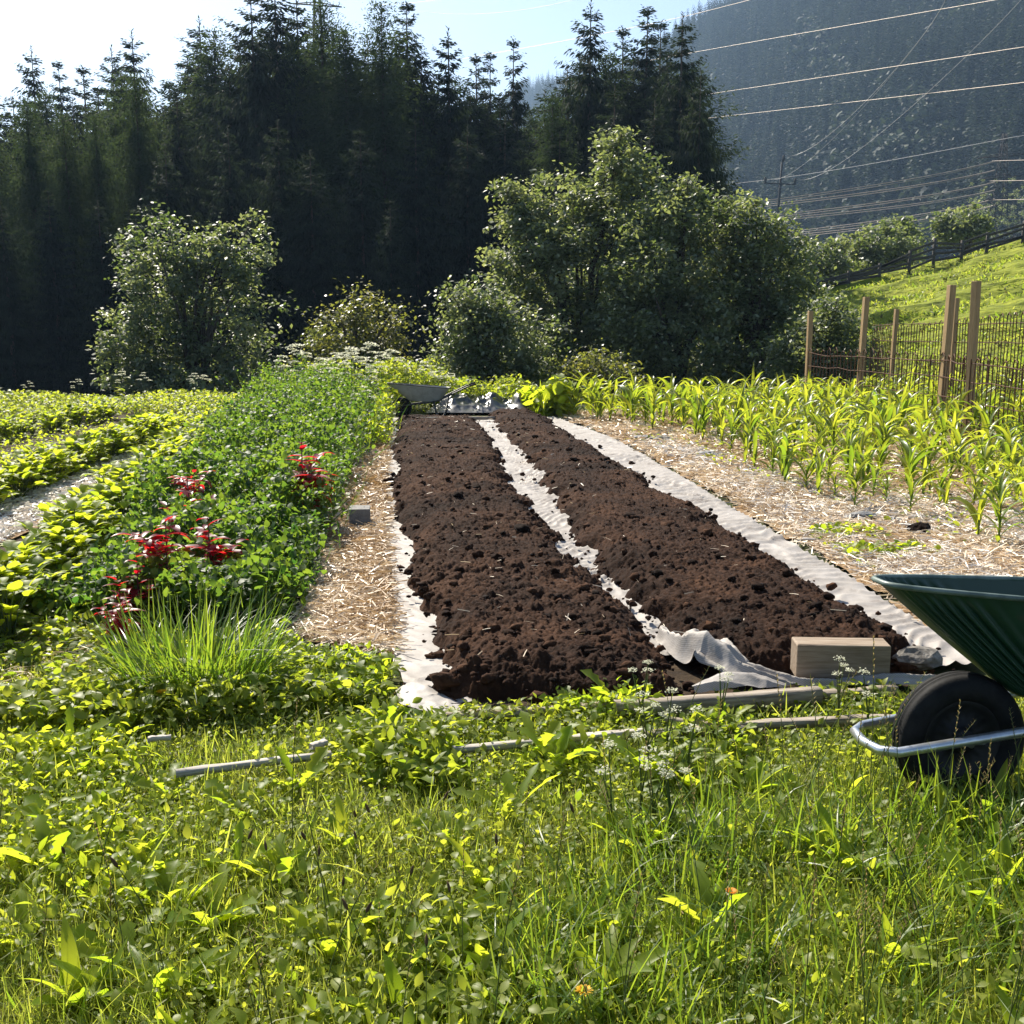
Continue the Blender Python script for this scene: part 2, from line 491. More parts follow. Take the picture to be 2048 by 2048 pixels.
def sheet(name, m, px, z, step=.12, amp=.012, seed=0):
    """flat irregular sheet on the ground inside a pixel polygon, z above it"""
    P = gpoly(px); A = np.array([p[:2] for p in P]); lo, hi = A.min(0), A.max(0)
    xs = np.arange(lo[0], hi[0] + step, step); ys = np.arange(lo[1], hi[1] + step, step)
    X, Y = np.meshgrid(xs, ys)
    nx, ny = len(xs), len(ys); ii = np.arange(nx * ny).reshape(ny, nx)
    Fq = np.stack([ii[:-1, :-1], ii[:-1, 1:], ii[1:, 1:], ii[1:, :-1]], -1).reshape(-1, 4)
    cx = (X[:-1, :-1] + step / 2).ravel() + (vnoise(X[:-1, :-1] * 3, Y[:-1, :-1] * 3, seed).ravel() - .5) * .2
    cy_ = (Y[:-1, :-1] + step / 2).ravel()
    keep = in_poly(cx, cy_, A)
    Z = z + amp * fbm(X * 5, Y * 5, seed + 3)
    o = MB().add(np.stack([X, Y, Z], -1).reshape(-1, 3), Fq[keep], .5).build(name, m)
    return tag(o, kind='structure')

sheet('soil_patch', M['earth'], [(-500, 850), (300, 820), (780, 830), (790, 1330), (560, 1420), (-900, 1330)], .004, .15, .01, 5)
sheet('bed_earth', M['earth'], [(800, 846), (1075, 840), (1840, 1340), (1790, 1378), (1400, 1400), (880, 1436), (830, 1400)], .012, .1, .01, 15)
path_px = [(778, 842), (768, 1000), (790, 1325), (590, 1290), (630, 1120), (690, 960), (735, 870)]
sheet('straw_path', M['mulch'], path_px, .02, .06, .03, 9)
path2_px = [(-60, 1120), (-60, 1010), (200, 920), (320, 868), (350, 872), (300, 930), (120, 1040)]
sheet('chip_path', M['mulch'], path2_px, .02, .08, .02, 11)
mulch_px = [(1106, 832), (1300, 815), (2300, 840), (2500, 1150), (2300, 1330), (2012, 1350), (1792, 1215), (1676, 1140), (1540, 1060), (1373, 958), (1230, 880)]
sheet('straw_mulch', M['mulch'], mulch_px, .012, .10, .03, 13)

# grassy slope to the right behind the garden
def meadow_z(X, Y):
    base = np.interp(X, [3, 7, 10, 13.5, 22.4, 40, 80], [-1.5, -.6, 1.3, 3.35, 5.55, 8.0, 12])
    k = np.clip((Y - 19) / 27, 0, None)
    k = np.where(k < 1, k ** .9, 1 - (k - 1) * 1.2)
    return base * np.clip(k, -1, 1) - .25 + .34 * (fbm(X * .5, Y * 1.2, 21, 3) - .5) * np.clip((Y - 20) / 8, 0, 1)
xs = np.arange(3, 80, .3); ys = np.arange(17, 75, .3)
X, Y = np.meshgrid(xs, ys); ii = np.arange(X.size).reshape(X.shape)
F = np.stack([ii[:-1, :-1], ii[:-1, 1:], ii[1:, 1:], ii[1:, :-1]], -1).reshape(-1, 4)
Z = meadow_z(X, Y)
# little terraces trodden by grazing animals
ter = np.sin((Y * 2.1 + 2.2 * fbm(X * .35, Y * .35, 33) * 4)) * .12 * np.clip((Y - 27) / 6, 0, 1)
tag(MB().add(np.stack([X, Y, Z + ter], -1).reshape(-1, 3), F, .5).build('meadow_slope', M['meadow']), kind='structure')

# rough tussocks on the slope
n = 26000
qx = 3 + 47 * RNG.random(n); qy = 19 + 27.5 * RNG.random(n)
tus = fbm(qx * .7, qy * .9, 55, 4); foot = np.clip((30 - qy) / 9, 0, 1)
ok = tus + .12 * RNG.random(n) + .22 * foot > .66
qx, qy, tus, foot = qx[ok], qy[ok], tus[ok], foot[ok]; n = len(qx)
mb = MB()
scatter(mb, BLADES[2], np.stack([qx, qy, meadow_z(qx, qy) - .02], -1), rots(RNG.random(n) * 6.28, 1.05 + .3 * RNG.normal(size=n), RNG.normal(size=n)), .05 + .05 * RNG.random(n), (.07 + .10 * RNG.random(n)) * (1 + 1.2 * foot), np.clip(.25 + .3 * RNG.normal(size=n) + .4 * foot * RNG.random(n), 0, 1))
tag(mb.build('rough_grass', M['tussock']), 'rough tussocks and dry grass on the slope behind the fences', 'grass', kind='stuff')

n = 60000
qx = 4 + 32 * RNG.random(n); qy = 21 + 25.5 * RNG.random(n)
cl = fbm(qx * 1.1, qy * 2.2, 58, 3); ok = cl + .25 * RNG.random(n) > .52
qx, qy, cl = qx[ok], qy[ok], cl[ok]; n = len(qx); mb = MB()
scatter(mb, BLADES[1], np.stack([qx, qy, meadow_z(qx, qy)], -1), rots(RNG.random(n) * 6.28, .75 + .35 * RNG.normal(size=n), RNG.normal(size=n)), .03 + .03 * RNG.random(n), .09 + .13 * RNG.random(n), np.clip(cl + .3 * RNG.normal(size=n), 0, 1))
tag(mb.build('meadow_grass', M['grass']), 'grazed bright green grass on the terraced slope', 'grass', kind='stuff')

# the mountain: skyline read off as azimuth / elevation, range of its crest and foot
sk = [(-900, 640, 1300), (300, 560, 1300), (850, 400, 1250), (960, 250, 1200), (1040, 165, 1150), (1110, 150, 1050), (1200, 146, 950), (1290, 110, 860), (1330, 70, 820), (1370, 40, 780),
      (1440, -5, 720), (1600, -70, 640), (1800, -130, 580), (2048, -170, 520), (2600, -190, 480), (3600, -150, 480)]
def azel(px, py):
    d = ray(px, py); return math.atan2(d[0], d[1]), d[2] / math.hypot(d[0], d[1])
SA = np.array([azel(p[0], p[1]) + (p[2],) for p in sk])
def crest(az):
    return np.interp(az, SA[:, 0], SA[:, 1]), np.interp(az, SA[:, 0], SA[:, 2])
def mount_z(az, k):
    """k = 0 foot .. 1 crest; returns range and height"""
    te, r1 = crest(az)
    r0 = r1 * .36
    r = r0 + (r1 - r0) * k
    zt = CAM_H + te * r1 - 14
    z = -14 + (zt + 14) * np.clip(k, 0, 1) ** 1.12 + 16 * (fbm(az * 14, k * 4, 41, 3) - .5) * np.sin(np.clip(k, 0, 1) * math.pi)
    z = np.where(k > 1, zt - (k - 1) * r1 * .3, z)
    return r, z
AZ, KK = np.meshgrid(np.linspace(SA[0, 0], SA[-1, 0], 160), np.linspace(-.1, 1.3, 60))
r, z = mount_z(AZ, KK)
ii = np.arange(AZ.size).reshape(AZ.shape)
F = np.stack([ii[:-1, :-1], ii[:-1, 1:], ii[1:, 1:], ii[1:, :-1]], -1).reshape(-1, 4)
tag(MB().add(np.stack([np.sin(AZ) * r, np.cos(AZ) * r, z], -1).reshape(-1, 3), F, .5).build('mountain', M['mountain']), kind='structure')

# forest on the mountain: one mass
def far_conifer(nq=64):
    P, Yw, Pt, L, Wd = [], [], [], [], []
    for k in range(nq):
        h = (k + .5) / nq * .96 + .02; rad = .17 * (1 - h) ** .85 + .012
        P.append((0, 0, h)); Yw.append(k * 2.399 + RNG.random() * .8); Pt.append(-.55 + .4 * RNG.random()); L.append(rad * (.8 + .5 * RNG.random())); Wd.append(rad * .55 + .012)
    mb = MB()
    scatter(mb, KITE, np.array(P), rots(np.array(Yw), np.array(Pt), 0.0), np.array(Wd), np.array(L), .5)
    return mb.V[0], mb.Q[0]
def far_leafy(nq=150):
    d = RNG.normal(size=(nq, 3)); d /= np.linalg.norm(d, axis=1)[:, None]
    P = d * np.array((.26, .26, .40)) * (.7 + .35 * RNG.random((nq, 1))) + np.array((0, 0, .52))
    mb = MB()
    scatter(mb, KITE, P, rots(RNG.random(nq) * 6.28, RNG.random(nq) * 2 - 1, RNG.random(nq) * 2 - 1), .09, .11, .5)
    return mb.V[0], mb.Q[0]
mb = MB()
n = 13000
az = SA[3, 0] - .1 + RNG.random(n) * (math.atan2(1250, 2054) - SA[3, 0] + .12)
k = np.sqrt(RNG.random(n) * .97 + .02)
k = np.concatenate([k, .97 + .04 * RNG.random(900)]); az = np.concatenate([az, SA[3, 0] + RNG.random(900) * .6]); n += 900
r, z = mount_z(az, k)
pos = np.stack([np.sin(az) * r, np.cos(az) * r, z - .5], -1)
leafy_zone = fbm(az * 30, k * 9, 77, 3) + .25 * (1 - k)
hgt = 13 + 11 * RNG.random(n) ** 1.3
isl = leafy_zone + .22 * RNG.random(n) > .90
for v in range(6):
    for kind in (0, 1):
        sel = np.where((np.arange(n) % 6 == v) & (isl == bool(kind)))[0]
        T = far_leafy() if kind else far_conifer()
        h = hgt[sel] * (.8 if kind else 1.0)
        tint = np.clip((.42 if kind else .2) + .3 * RNG.normal(size=len(sel)) * (.9 if kind else .8), 0, 1)
        scatter(mb, T, pos[sel], rots(RNG.random(len(sel)) * 6.28, 0.0, 0.0), h, h, tint)
tag(mb.build('mountain_forest', M['hill_trees'], smooth=False), 'forest of spruces and paler leafy trees covering the hazy mountain side', 'forest', kind='stuff')

# haze: one closed box of thin air round everything
bmh = bmesh.new()
bm_box(bmh, (3400, 3400, 330), (0, 0, 330 / 2 - 52))
me = bpy.data.meshes.new('haze'); bmh.to_mesh(me); bmh.free()
m, t, out = mat('haze')
pv = t.nodes.new('ShaderNodeVolumePrincipled')
pv.inputs['Color'].default_value = (.46, .68, 1.0, 1)
pv.inputs['Density'].default_value = .00027
pv.inputs['Anisotropy'].default_value = .25
t.links.new(pv.outputs[0], out.inputs['Volume'])
me.materials.append(m)
tag(link('haze', me), 'thin bluish summer haze lying in the valley', 'haze', kind='stuff')

# ================================================================== trees
def spruce_meshes(seed, H=16.0, W=2.6, kind='spruce', low=.03, spikes=1.0):
    global RNG
    keep = RNG; RNG = np.random.default_rng(seed)
    P, Yw, Pt, Rl, L, Wd, rn = [], [], [], [], [], [], []
    z = H * low
    larch = kind == 'larch'
    while z < H * .985:
        q = z / H
        nb = (8 if larch else 7) if q < .85 else 6
        y0 = RNG.random() * 6.28
        Lmax = W * ((1 - q) ** (.80 if not larch else .60)) * (1.0 if q > .12 else .55 + q * 3.7) + .10
        Lmax *= .78 + .42 * RNG.random()
        for b in range(nb):
            if RNG.random() < .10: continue
            ln = Lmax * (.58 + .52 * RNG.random())
            if RNG.random() < .12: ln *= 1.25
            yaw = y0 + b * 6.283 / nb + .5 * RNG.normal()
            p0 = (-.38 * (1 - q) + .40 * max(0, (q - .8) / .2)) + .12 * RNG.normal()      # drooping lower down
            nt_ = int(7 + ln * (19 if not larch else 24))
            u = (np.arange(nt_) + .6) / nt_
            rad = u * ln
            drop = np.tan(p0) * rad + (.16 if not larch else .08) * rad * rad / max(ln, .3) * np.where(u > .8, .8, 1) - .05 * ln * np.sin(u * 3.1)
            for sgn in (-1, 1):
                ph = yaw + sgn * (.35 + .6 * RNG.random(nt_))
                jit = .07 if not larch else .17
                P.append(np.stack([np.cos(yaw) * rad + RNG.normal(size=nt_) * jit, np.sin(yaw) * rad + RNG.normal(size=nt_) * jit, z + drop + RNG.normal(size=nt_) * jit], -1))
                Yw.append(ph - math.pi / 2)
                Pt.append(p0 - (.55 + .65 * RNG.random(nt_)) * (1 - .6 * min(1, max(0, (q - .7) / .28))) * (1 if not larch else .4) + (.5 * RNG.normal(size=nt_) if larch else 0))
                Rl.append(RNG.normal(size=nt_) * .8)
                l = (.20 + .26 * RNG.random(nt_)) * (1.1 - .35 * u) * (1 if not larch else .8)
                L.append(l * (1 - .35 * min(1, max(0, (q - .8) / .15)))); Wd.append(l * (.17 if not larch else .16) + .014)
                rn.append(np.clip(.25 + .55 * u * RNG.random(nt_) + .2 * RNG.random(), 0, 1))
        z += (.24 + .12 * RNG.random()) * (H / 16) * (1.0 + (.75 if not larch else .1) * min(1, max(0, (q - .72) / .2)))
    # leader shoot
    for k in range(10):
        P.append(np.array([(0, 0, H * (.965 + .0035 * k))])); Yw.append(np.array([k * 2.4])); Pt.append(np.array([.75])); Rl.append(np.array([0.]))
        L.append(np.array([.22])); Wd.append(np.array([.07])); rn.append(np.array([.4]))
    cat_ = [np.concatenate(a) for a in (P, Yw, Pt, Rl, L, Wd, rn)]
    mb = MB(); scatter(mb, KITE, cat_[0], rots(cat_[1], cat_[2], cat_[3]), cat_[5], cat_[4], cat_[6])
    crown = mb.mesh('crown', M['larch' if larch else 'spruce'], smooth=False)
    tb = MB(); add_tube(tb, [(0, 0, -.6), (0, 0, H * .3), (.03, 0, H * .7), (0, 0, H)], [.20, .16, .08, .012], 7)
    trunk = tb.mesh('trunk', M['bark'])
    RNG = keep
    return trunk, crown

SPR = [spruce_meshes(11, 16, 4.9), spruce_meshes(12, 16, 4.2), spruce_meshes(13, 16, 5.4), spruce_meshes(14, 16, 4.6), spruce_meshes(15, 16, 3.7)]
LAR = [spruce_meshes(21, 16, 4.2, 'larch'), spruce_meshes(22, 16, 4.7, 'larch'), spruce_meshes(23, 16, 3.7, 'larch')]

def ground_z(Y):
    q = min(max((Y - 21) / 14, 0), 1)
    return -0.9 * q * q * (3 - 2 * q) - .02 * max(0, min(Y - 40, 100))

def conifer(px, py, Y, proto, label, widen=1.0, name='spruce_tree', cat='tree', group=None):
    top = at(px, py, Y); z0 = ground_z(Y)
    s = (top.z - z0) / 16.0
    root = empty(name, (top.x, Y, z0), RNG.random() * 6.28, (s * widen, s * widen, s))
    link('trunk', proto[0], root); link('crown', proto[1], root)
    tag(root, label, cat, group or 'conifers of the forest edge')
    return root

SP_, LA_ = 'spruce_tree', 'larch_tree'
tall = [
 # px, py of the tip, distance, prototype, widen, name, label
 (62, 92, 58, SPR[0], .85, SP_, 'dark spruce with a clear spire, leftmost tip standing against the white sky'),
 (116, 122, 56, SPR[1], .8, SP_, 'slender dark spruce spire just right of the leftmost spire, lower and thinner'),
 (165, 133, 57, SPR[4], 1.1, SP_, 'small dark spruce tip between the slender spire and the twin spires on the left'),
 (222, 90, 55, SPR[3], .9, SP_, 'left and lower one of the twin dark spruce spires in the left skyline'),
 (263, 60, 54, SPR[0], 1.0, SP_, 'right and taller one of the twin dark spruce spires in the left skyline'),
 (52, 205, 42, LAR[0], 1.0, LA_, 'soft rounded grey-green larch below the leftmost dark spire'),
 (-40, 190, 44, LAR[1], 1.0, LA_, 'grey-green larch cut by the left edge of the picture'),
 (125, 232, 40, LAR[2], 1.0, LA_, 'narrow soft green larch between two rounded larches on the left'),
 (268, 147, 43, LAR[0], .85, LA_, 'dense pointed grey-green larch standing in front of the twin spruce spires'),
 (188, 235, 41, LAR[1], .8, LA_, 'low soft larch left of the dense pointed larch'),
 (398, 36, 52, SPR[3], 1.1, SP_, 'tall feathery spruce rising right of the gap in the left skyline'),
 (427, 62, 50, LAR[2], 1.15, LA_, 'feathery larch leaning against the tall spruce right of the skyline gap'),
 (352, 175, 45, SPR[1], 1.1, SP_, 'mid-height shaded spruce below the skyline gap'),
 (500, -25, 46, SPR[2], .95, SP_, 'broad dark spruce with a long drooping branch over the skyline on its left'),
 (548, -55, 47, SPR[0], 1.05, SP_, 'tallest dark spruce, its tip above the top edge of the picture'),
 (592, -15, 49, SPR[3], 1.0, SP_, 'dark spruce just right of the tallest spruce'),
 (640, 0, 46, LAR[0], .95, LA_, 'grey-green larch with its tip near the top edge beside the tallest spruces'),
 (690, 60, 44, LAR[2], 1.1, LA_, 'slim grey-green larch filling the dip between two tall larches'),
 (762, 5, 44, LAR[1], .85, LA_, 'broad blunt-topped larch near the middle of the forest, reaching the top edge'),
 (813, 4, 48, SPR[1], 1.0, SP_, 'spruce spire rising behind the right shoulder of the broad blunt-topped larch'),
 (896, 55, 46, SPR[3], .95, SP_, 'pointed spruce right of the broad larch, half a tree lower'),
 (952, 110, 50, SPR[4], 1.0, SP_, 'thin small spruce tip, left one of the pair right of the pointed spruce'),
 (980, 104, 52, SPR[4], .9, SP_, 'thin small spruce tip, right one of the pair right of the pointed spruce'),
 (1027, 78, 50, SPR[4], .85, SP_, 'lone thin spruce top with wide gaps between its whorls, clear against the sky'),
 (1105, 185, 42, LAR[2], .9, LA_, 'sunlit olive-green tree below the far hazy ridge'),
 (1182, 0, 47, SPR[0], .95, SP_, 'tall spruce with tiered hanging branches, foremost spire of the right group'),
 (1246, 55, 50, SPR[4], 1.0, SP_, 'short thin spruce tip between the two spires of the right group'),
 (1296, 14, 49, SPR[1], 1.05, SP_, 'spruce spire in the middle of the right group, its tip below the hill line'),
 (1322, 42, 52, SPR[4], 1.0, SP_, 'thin second tip touching the middle spire of the right group'),
 (1366, 24, 46, SPR[3], .9, SP_, 'spruce spire standing against the hazy mountain, last tall one of the right group'),
 (1402, 138, 40, SPR[2], .72, SP_, 'rightmost spruce, its ragged branches reaching out over the hazy mountain'),
]
for px, py, Y, pr, wd, nm, lb in tall:
    conifer(px, py, Y, pr, lb, wd, nm)
front = [(0, 400, 37, 0), (95, 380, 38, 1), (330, 300, 39, 2), (455, 250, 40, 3), (555, 240, 39, 0), (620, 300, 38, 2), (720, 260, 39, 1),
         (830, 240, 40, 3), (935, 250, 41, 0), (1010, 230, 42, 2), (1120, 250, 41, 1), (1230, 170, 43, 2), (1310, 200, 41, 0), (195, 400, 37, 3), (-90, 330, 38, 2), (270, 420, 36, 4), (780, 400, 36, 4), (500, 420, 36, 1)]
for px, py, Y, k in front:
    conifer(px, py, Y, SPR[k], 'shaded spruce in the dark front of the forest, below the skyline', 1.05, SP_, group='shaded spruces in the forest front')
under = [(312, 212), (338, 150), (374, 95), (412, 100), (458, 118), (478, 70), (522, 45), (575, 42), (614, 48), (664, 42), (702, 92), (735, 60), (792, 55), (842, 105), (868, 132), (920, 150), (940, 165), (1000, 178), (1060, 205), (1135, 120), (1160, 90), (1212, 95), (1268, 90), (1335, 95), (1385, 110),
         (-15, 170), (25, 178), (90, 170), (145, 185), (195, 160), (242, 135), (300, 185), (330, 215), (1345, 150), (1090, 165), (640, 110), (560, 120), (800, 140)]
for k, (px, py) in enumerate(under):
    conifer(px, py + 14, 47 + 9 * RNG.random(), (SPR[k % 4] if k % 3 else LAR[k % 3]), 'dark conifer filling the forest wall just under the skyline', 1.05 + .25 * RNG.random(), LA_ if k % 3 == 0 else SP_, group='conifers filling the forest wall under the skyline')
# the wood behind them
mb = MB()
n = 210
for k in range(n):
    Y = 56 + 40 * RNG.random(); px = -700 + 2150 * RNG.random()
    cap_y = np.interp(px, [-700, 0, 150, 330, 420, 600, 850, 960, 1050, 1180, 1340, 1450], [260, 260, 250, 260, 150, 90, 130, 230, 260, 170, 190, 330])
    p = at(px, cap_y + 60 * RNG.random(), Y); h = p.z - ground_z(Y)
    T = far_conifer(150)
    mb.add(np.asarray(T[0]) * np.array((h * .95, h * .95, h)) + np.array((p.x, Y, ground_z(Y))), T[1], .1 + .3 * RNG.random())
tag(mb.build('wood_behind', M['spruce'], smooth=False), 'dark depth of the spruce wood behind the front trees', 'wood', kind='stuff')

# ---- leafy trees and bushes
def leafy(name, lobes, nclump, nleaf, leaf, mkey, label, base, group='leafy trees and bushes before the forest', spread=.22, trunk_r=.07):
    """lobes: (centre, radii) in world metres; leaves grouped in clumps spread through the lobes"""
    bx = Vector(base)
    root = empty(name, bx)
    mb = MB(); wts = np.array([l[1][0] * l[1][1] * l[1][2] for l in lobes]) ** .67; wts /= wts.sum()
    ends = []
    for li, (c, rr) in enumerate(lobes):
        nc = max(4, int(nclump * 1.25 * wts[li]))
        d = RNG.normal(size=(nc, 3)); d /= np.linalg.norm(d, axis=1)[:, None]
        rad = .35 + .68 * RNG.random((nc, 1)) ** .5; rad = rad * (1 + np.clip(.22 * RNG.normal(size=(nc, 1)), -.2, .5) * (d[:, 2:] > -.2))
        cc = np.array(c) - np.array(bx) + d * np.array(rr) * rad
        cc[:, 2] = np.maximum(cc[:, 2], .1)
        ends.append(cc[:6])
        size = spread * .82 * (.5 + .8 * RNG.random(nc))
        m = max(3, int(nleaf * 1.6 * wts[li] / nc))
        ci = np.repeat(np.arange(nc), m)
        off = RNG.normal(size=(nc * m, 3)) * size[ci][:, None] * np.array((1, 1, .75))
        pos = cc[ci] + off
        nn = len(pos)
        yaw = RNG.random(nn) * 6.283
        pit = -.35 + .42 * RNG.normal(size=nn)
        ln = leaf * .88 * (.6 + .7 * RNG.random(nn))
        tint = np.clip(.45 + .25 * RNG.normal(size=nc)[ci] + .2 * RNG.normal(size=nn), 0, 1)
        scatter(mb, KITE, pos, rots(yaw, pit, RNG.normal(size=nn) * .5), ln * .62, ln, tint)
    mb.build('crown', M[mkey], root, smooth=False)
    tb = MB()
    for e in ends:
        for q in e[:4]:
            mid = (q[0] * .35, q[1] * .35, q[2] * .55)
            add_tube(tb, [(RNG.normal() * .05, RNG.normal() * .05, -.4), mid, tuple(q)], [trunk_r, trunk_r * .6, trunk_r * .18], 6)
    tb.build('trunk', M['bark'], root)
    tag(root, label, 'bush' if 'bush' in name else 'tree', group)
    return root

def lobe(px, py, Y, rpx, rpy=None, depth=.9):
    c = at(px, py, Y); k = Y / FPX
    rpy = rpy or rpx
    return (tuple(c), (rpx * k, rpx * k * depth, rpy * k))

Y0 = 28
leafy('leafy_tree', [lobe(330, 580, Y0, 92, 118), lobe(475, 500, Y0 + .5, 55, 66), lobe(300, 680, Y0, 80, 90), lobe(440, 640, Y0 + .4, 105, 140), lobe(385, 500, Y0, 55, 55), lobe(262, 730, Y0 - .3, 65, 75), lobe(420, 770, Y0, 130, 70)],
      330, 16000, .155, 'leafy', 'rounded leafy tree with pale shining upper leaves, alone before the left forest', (at(390, 810, Y0).x, Y0, ground_z(Y0)))
Y0 = 25
leafy('leafy_bush', [lobe(700, 680, Y0, 78, 70), lobe(765, 665, Y0, 60, 58), lobe(650, 720, Y0, 50, 50), lobe(800, 740, Y0, 50, 50), lobe(720, 750, Y0, 90, 50), lobe(695, 625, Y0, 28, 36)],
      150, 6500, .12, 'leafy_yellow', 'low yellowish bush standing behind the white umbel flowers', (at(715, 800, Y0).x, Y0, ground_z(Y0)))
Y0 = 27
leafy('leafy_tree', [lobe(1245, 400, Y0, 72, 95), lobe(1235, 315, Y0, 35, 42), lobe(1140, 440, Y0 + .3, 62, 80), lobe(1055, 420, Y0 + .5, 45, 60), lobe(1180, 560, Y0, 130, 130), lobe(1060, 520, Y0, 75, 90), lobe(1150, 690, Y0, 140, 110), lobe(1020, 400, Y0 + .6, 25, 40)],
      420, 22000, .15, 'leafy', 'tallest leafy tree in the middle, its tip catching the light before dark spruces', (at(1160, 820, Y0).x, Y0, ground_z(Y0)))
Y0 = 25.5
leafy('leafy_tree', [lobe(1350, 440, Y0, 70, 80), lobe(1330, 560, Y0, 110, 120), lobe(1370, 690, Y0, 130, 120), lobe(1290, 640, Y0 - .4, 90, 90), lobe(1385, 390, Y0, 30, 32)],
      320, 16000, .14, 'leafy', 'dark green leafy tree right of the tallest leafy tree, below the rightmost spruce', (at(1350, 820, Y0).x, Y0, ground_z(Y0)))
Y0 = 26
leafy('leafy_tree', [lobe(1470, 440, Y0, 50, 55), lobe(1465, 560, Y0, 80, 100), lobe(1530, 540, Y0, 75, 85), lobe(1560, 470, Y0 + .3, 42, 42), lobe(1510, 680, Y0, 110, 110), lobe(1590, 620, Y0, 60, 80)],
      300, 15000, .14, 'leafy', 'broad leafy tree at the right end of the row, in front of the power pole', (at(1510, 815, Y0).x, Y0, ground_z(Y0)))
Y0 = 22.5
leafy('leafy_bush', [lobe(960, 640, Y0, 65, 70), lobe(925, 600, Y0, 34, 36), lobe(1000, 700, Y0, 85, 70), lobe(910, 720, Y0, 55, 55), lobe(1040, 760, Y0, 60, 40)],
      190, 9500, .12, 'leafy', 'rounded bush at the foot of the tallest leafy tree, left of it', (at(975, 815, Y0).x, Y0, ground_z(Y0)))
Y0 = 21.5
leafy('leafy_bush', [lobe(1195, 745, Y0, 60, 38), lobe(1150, 762, Y0, 40, 28), lobe(1245, 765, Y0, 45, 30)],
      60, 3000, .11, 'leafy_yellow', 'small low bush just behind the left end of the maize', (at(1195, 805, Y0).x, Y0, 0))
Y0 = 22
leafy('leafy_bush', [lobe(1655, 700, Y0, 75, 80), lobe(1600, 740, Y0, 70, 60), lobe(1705, 745, Y0, 60, 50), lobe(1650, 640, Y0, 45, 45)],
      200, 9500, .11, 'leafy', 'dark low bush standing behind the leftmost fence posts', (at(1650, 810, Y0).x, Y0, -.05))
far_b = [(1640, 520, 58, 60, 45, 'pale bush nearest the leafy trees, behind the plank fence'), (1705, 505, 62, 50, 38, 'rounded pale bush behind the plank fence, second from the leafy trees'),
         (1765, 490, 60, 55, 34, 'pale bush behind the plank fence where it bends uphill'), (1795, 470, 66, 34, 32, 'upright pale bush behind the bend of the plank fence'),
         (1925, 442, 64, 45, 32, 'pale bush behind the plank fence below the lattice pylon'), (2000, 400, 185, 55, 60, 'leafy tree standing behind the lattice pylon near the right edge'),
         (1215, 340, 60, 10, 10, '')]
for px, py, Y, rx, ry, lb in far_b[:-1]:
    leafy('leafy_bush', [lobe(px, py, Y, rx, ry), lobe(px - rx * .7, py + ry * .5, Y, rx * .6, ry * .7), lobe(px + rx * .7, py + ry * .4, Y, rx * .6, ry * .7), lobe(px, py + ry * .8, Y, rx * 1.1, ry * .8)],
          90, 3600, .26, 'leafy', lb, (at(px, 560, Y).x, Y, at(px, py + ry * 2.2, Y).z), 'pale bushes behind the plank fence', .3)

# ================================================================== soil beds and fabric
def edge(px):
    P = sorted([tuple(G(*p))[:2] for p in px], key=lambda q: q[1]); A = np.array(P)
    return lambda Y: np.interp(Y, A[:, 1], A[:, 0])

b1L = edge([(792, 846), (788, 950), (800, 1060), (826, 1150), (845, 1260), (862, 1400), (865, 1440)])
b1R = edge([(958, 846), (1020, 960), (1075, 1045), (1135, 1125), (1240, 1235), (1330, 1325), (1395, 1400), (1420, 1440)])
b2L = edge([(975, 838), (1005, 872), (1068, 945), (1108, 1015), (1160, 1100), (1195, 1165), (1290, 1265), (1380, 1350)])
b2R = edge([(1072, 836), (1178, 905), (1288, 970), (1424, 1060), (1520, 1115), (1628, 1195), (1745, 1270), (1840, 1335)])
fL = edge([(774, 836), (764, 1000), (770, 1120), (788, 1330), (830, 1425)])
fR = edge([(1099, 834), (1219, 880), (1358, 958), (1520, 1060), (1655, 1140), (1770, 1215), (1988, 1350)])

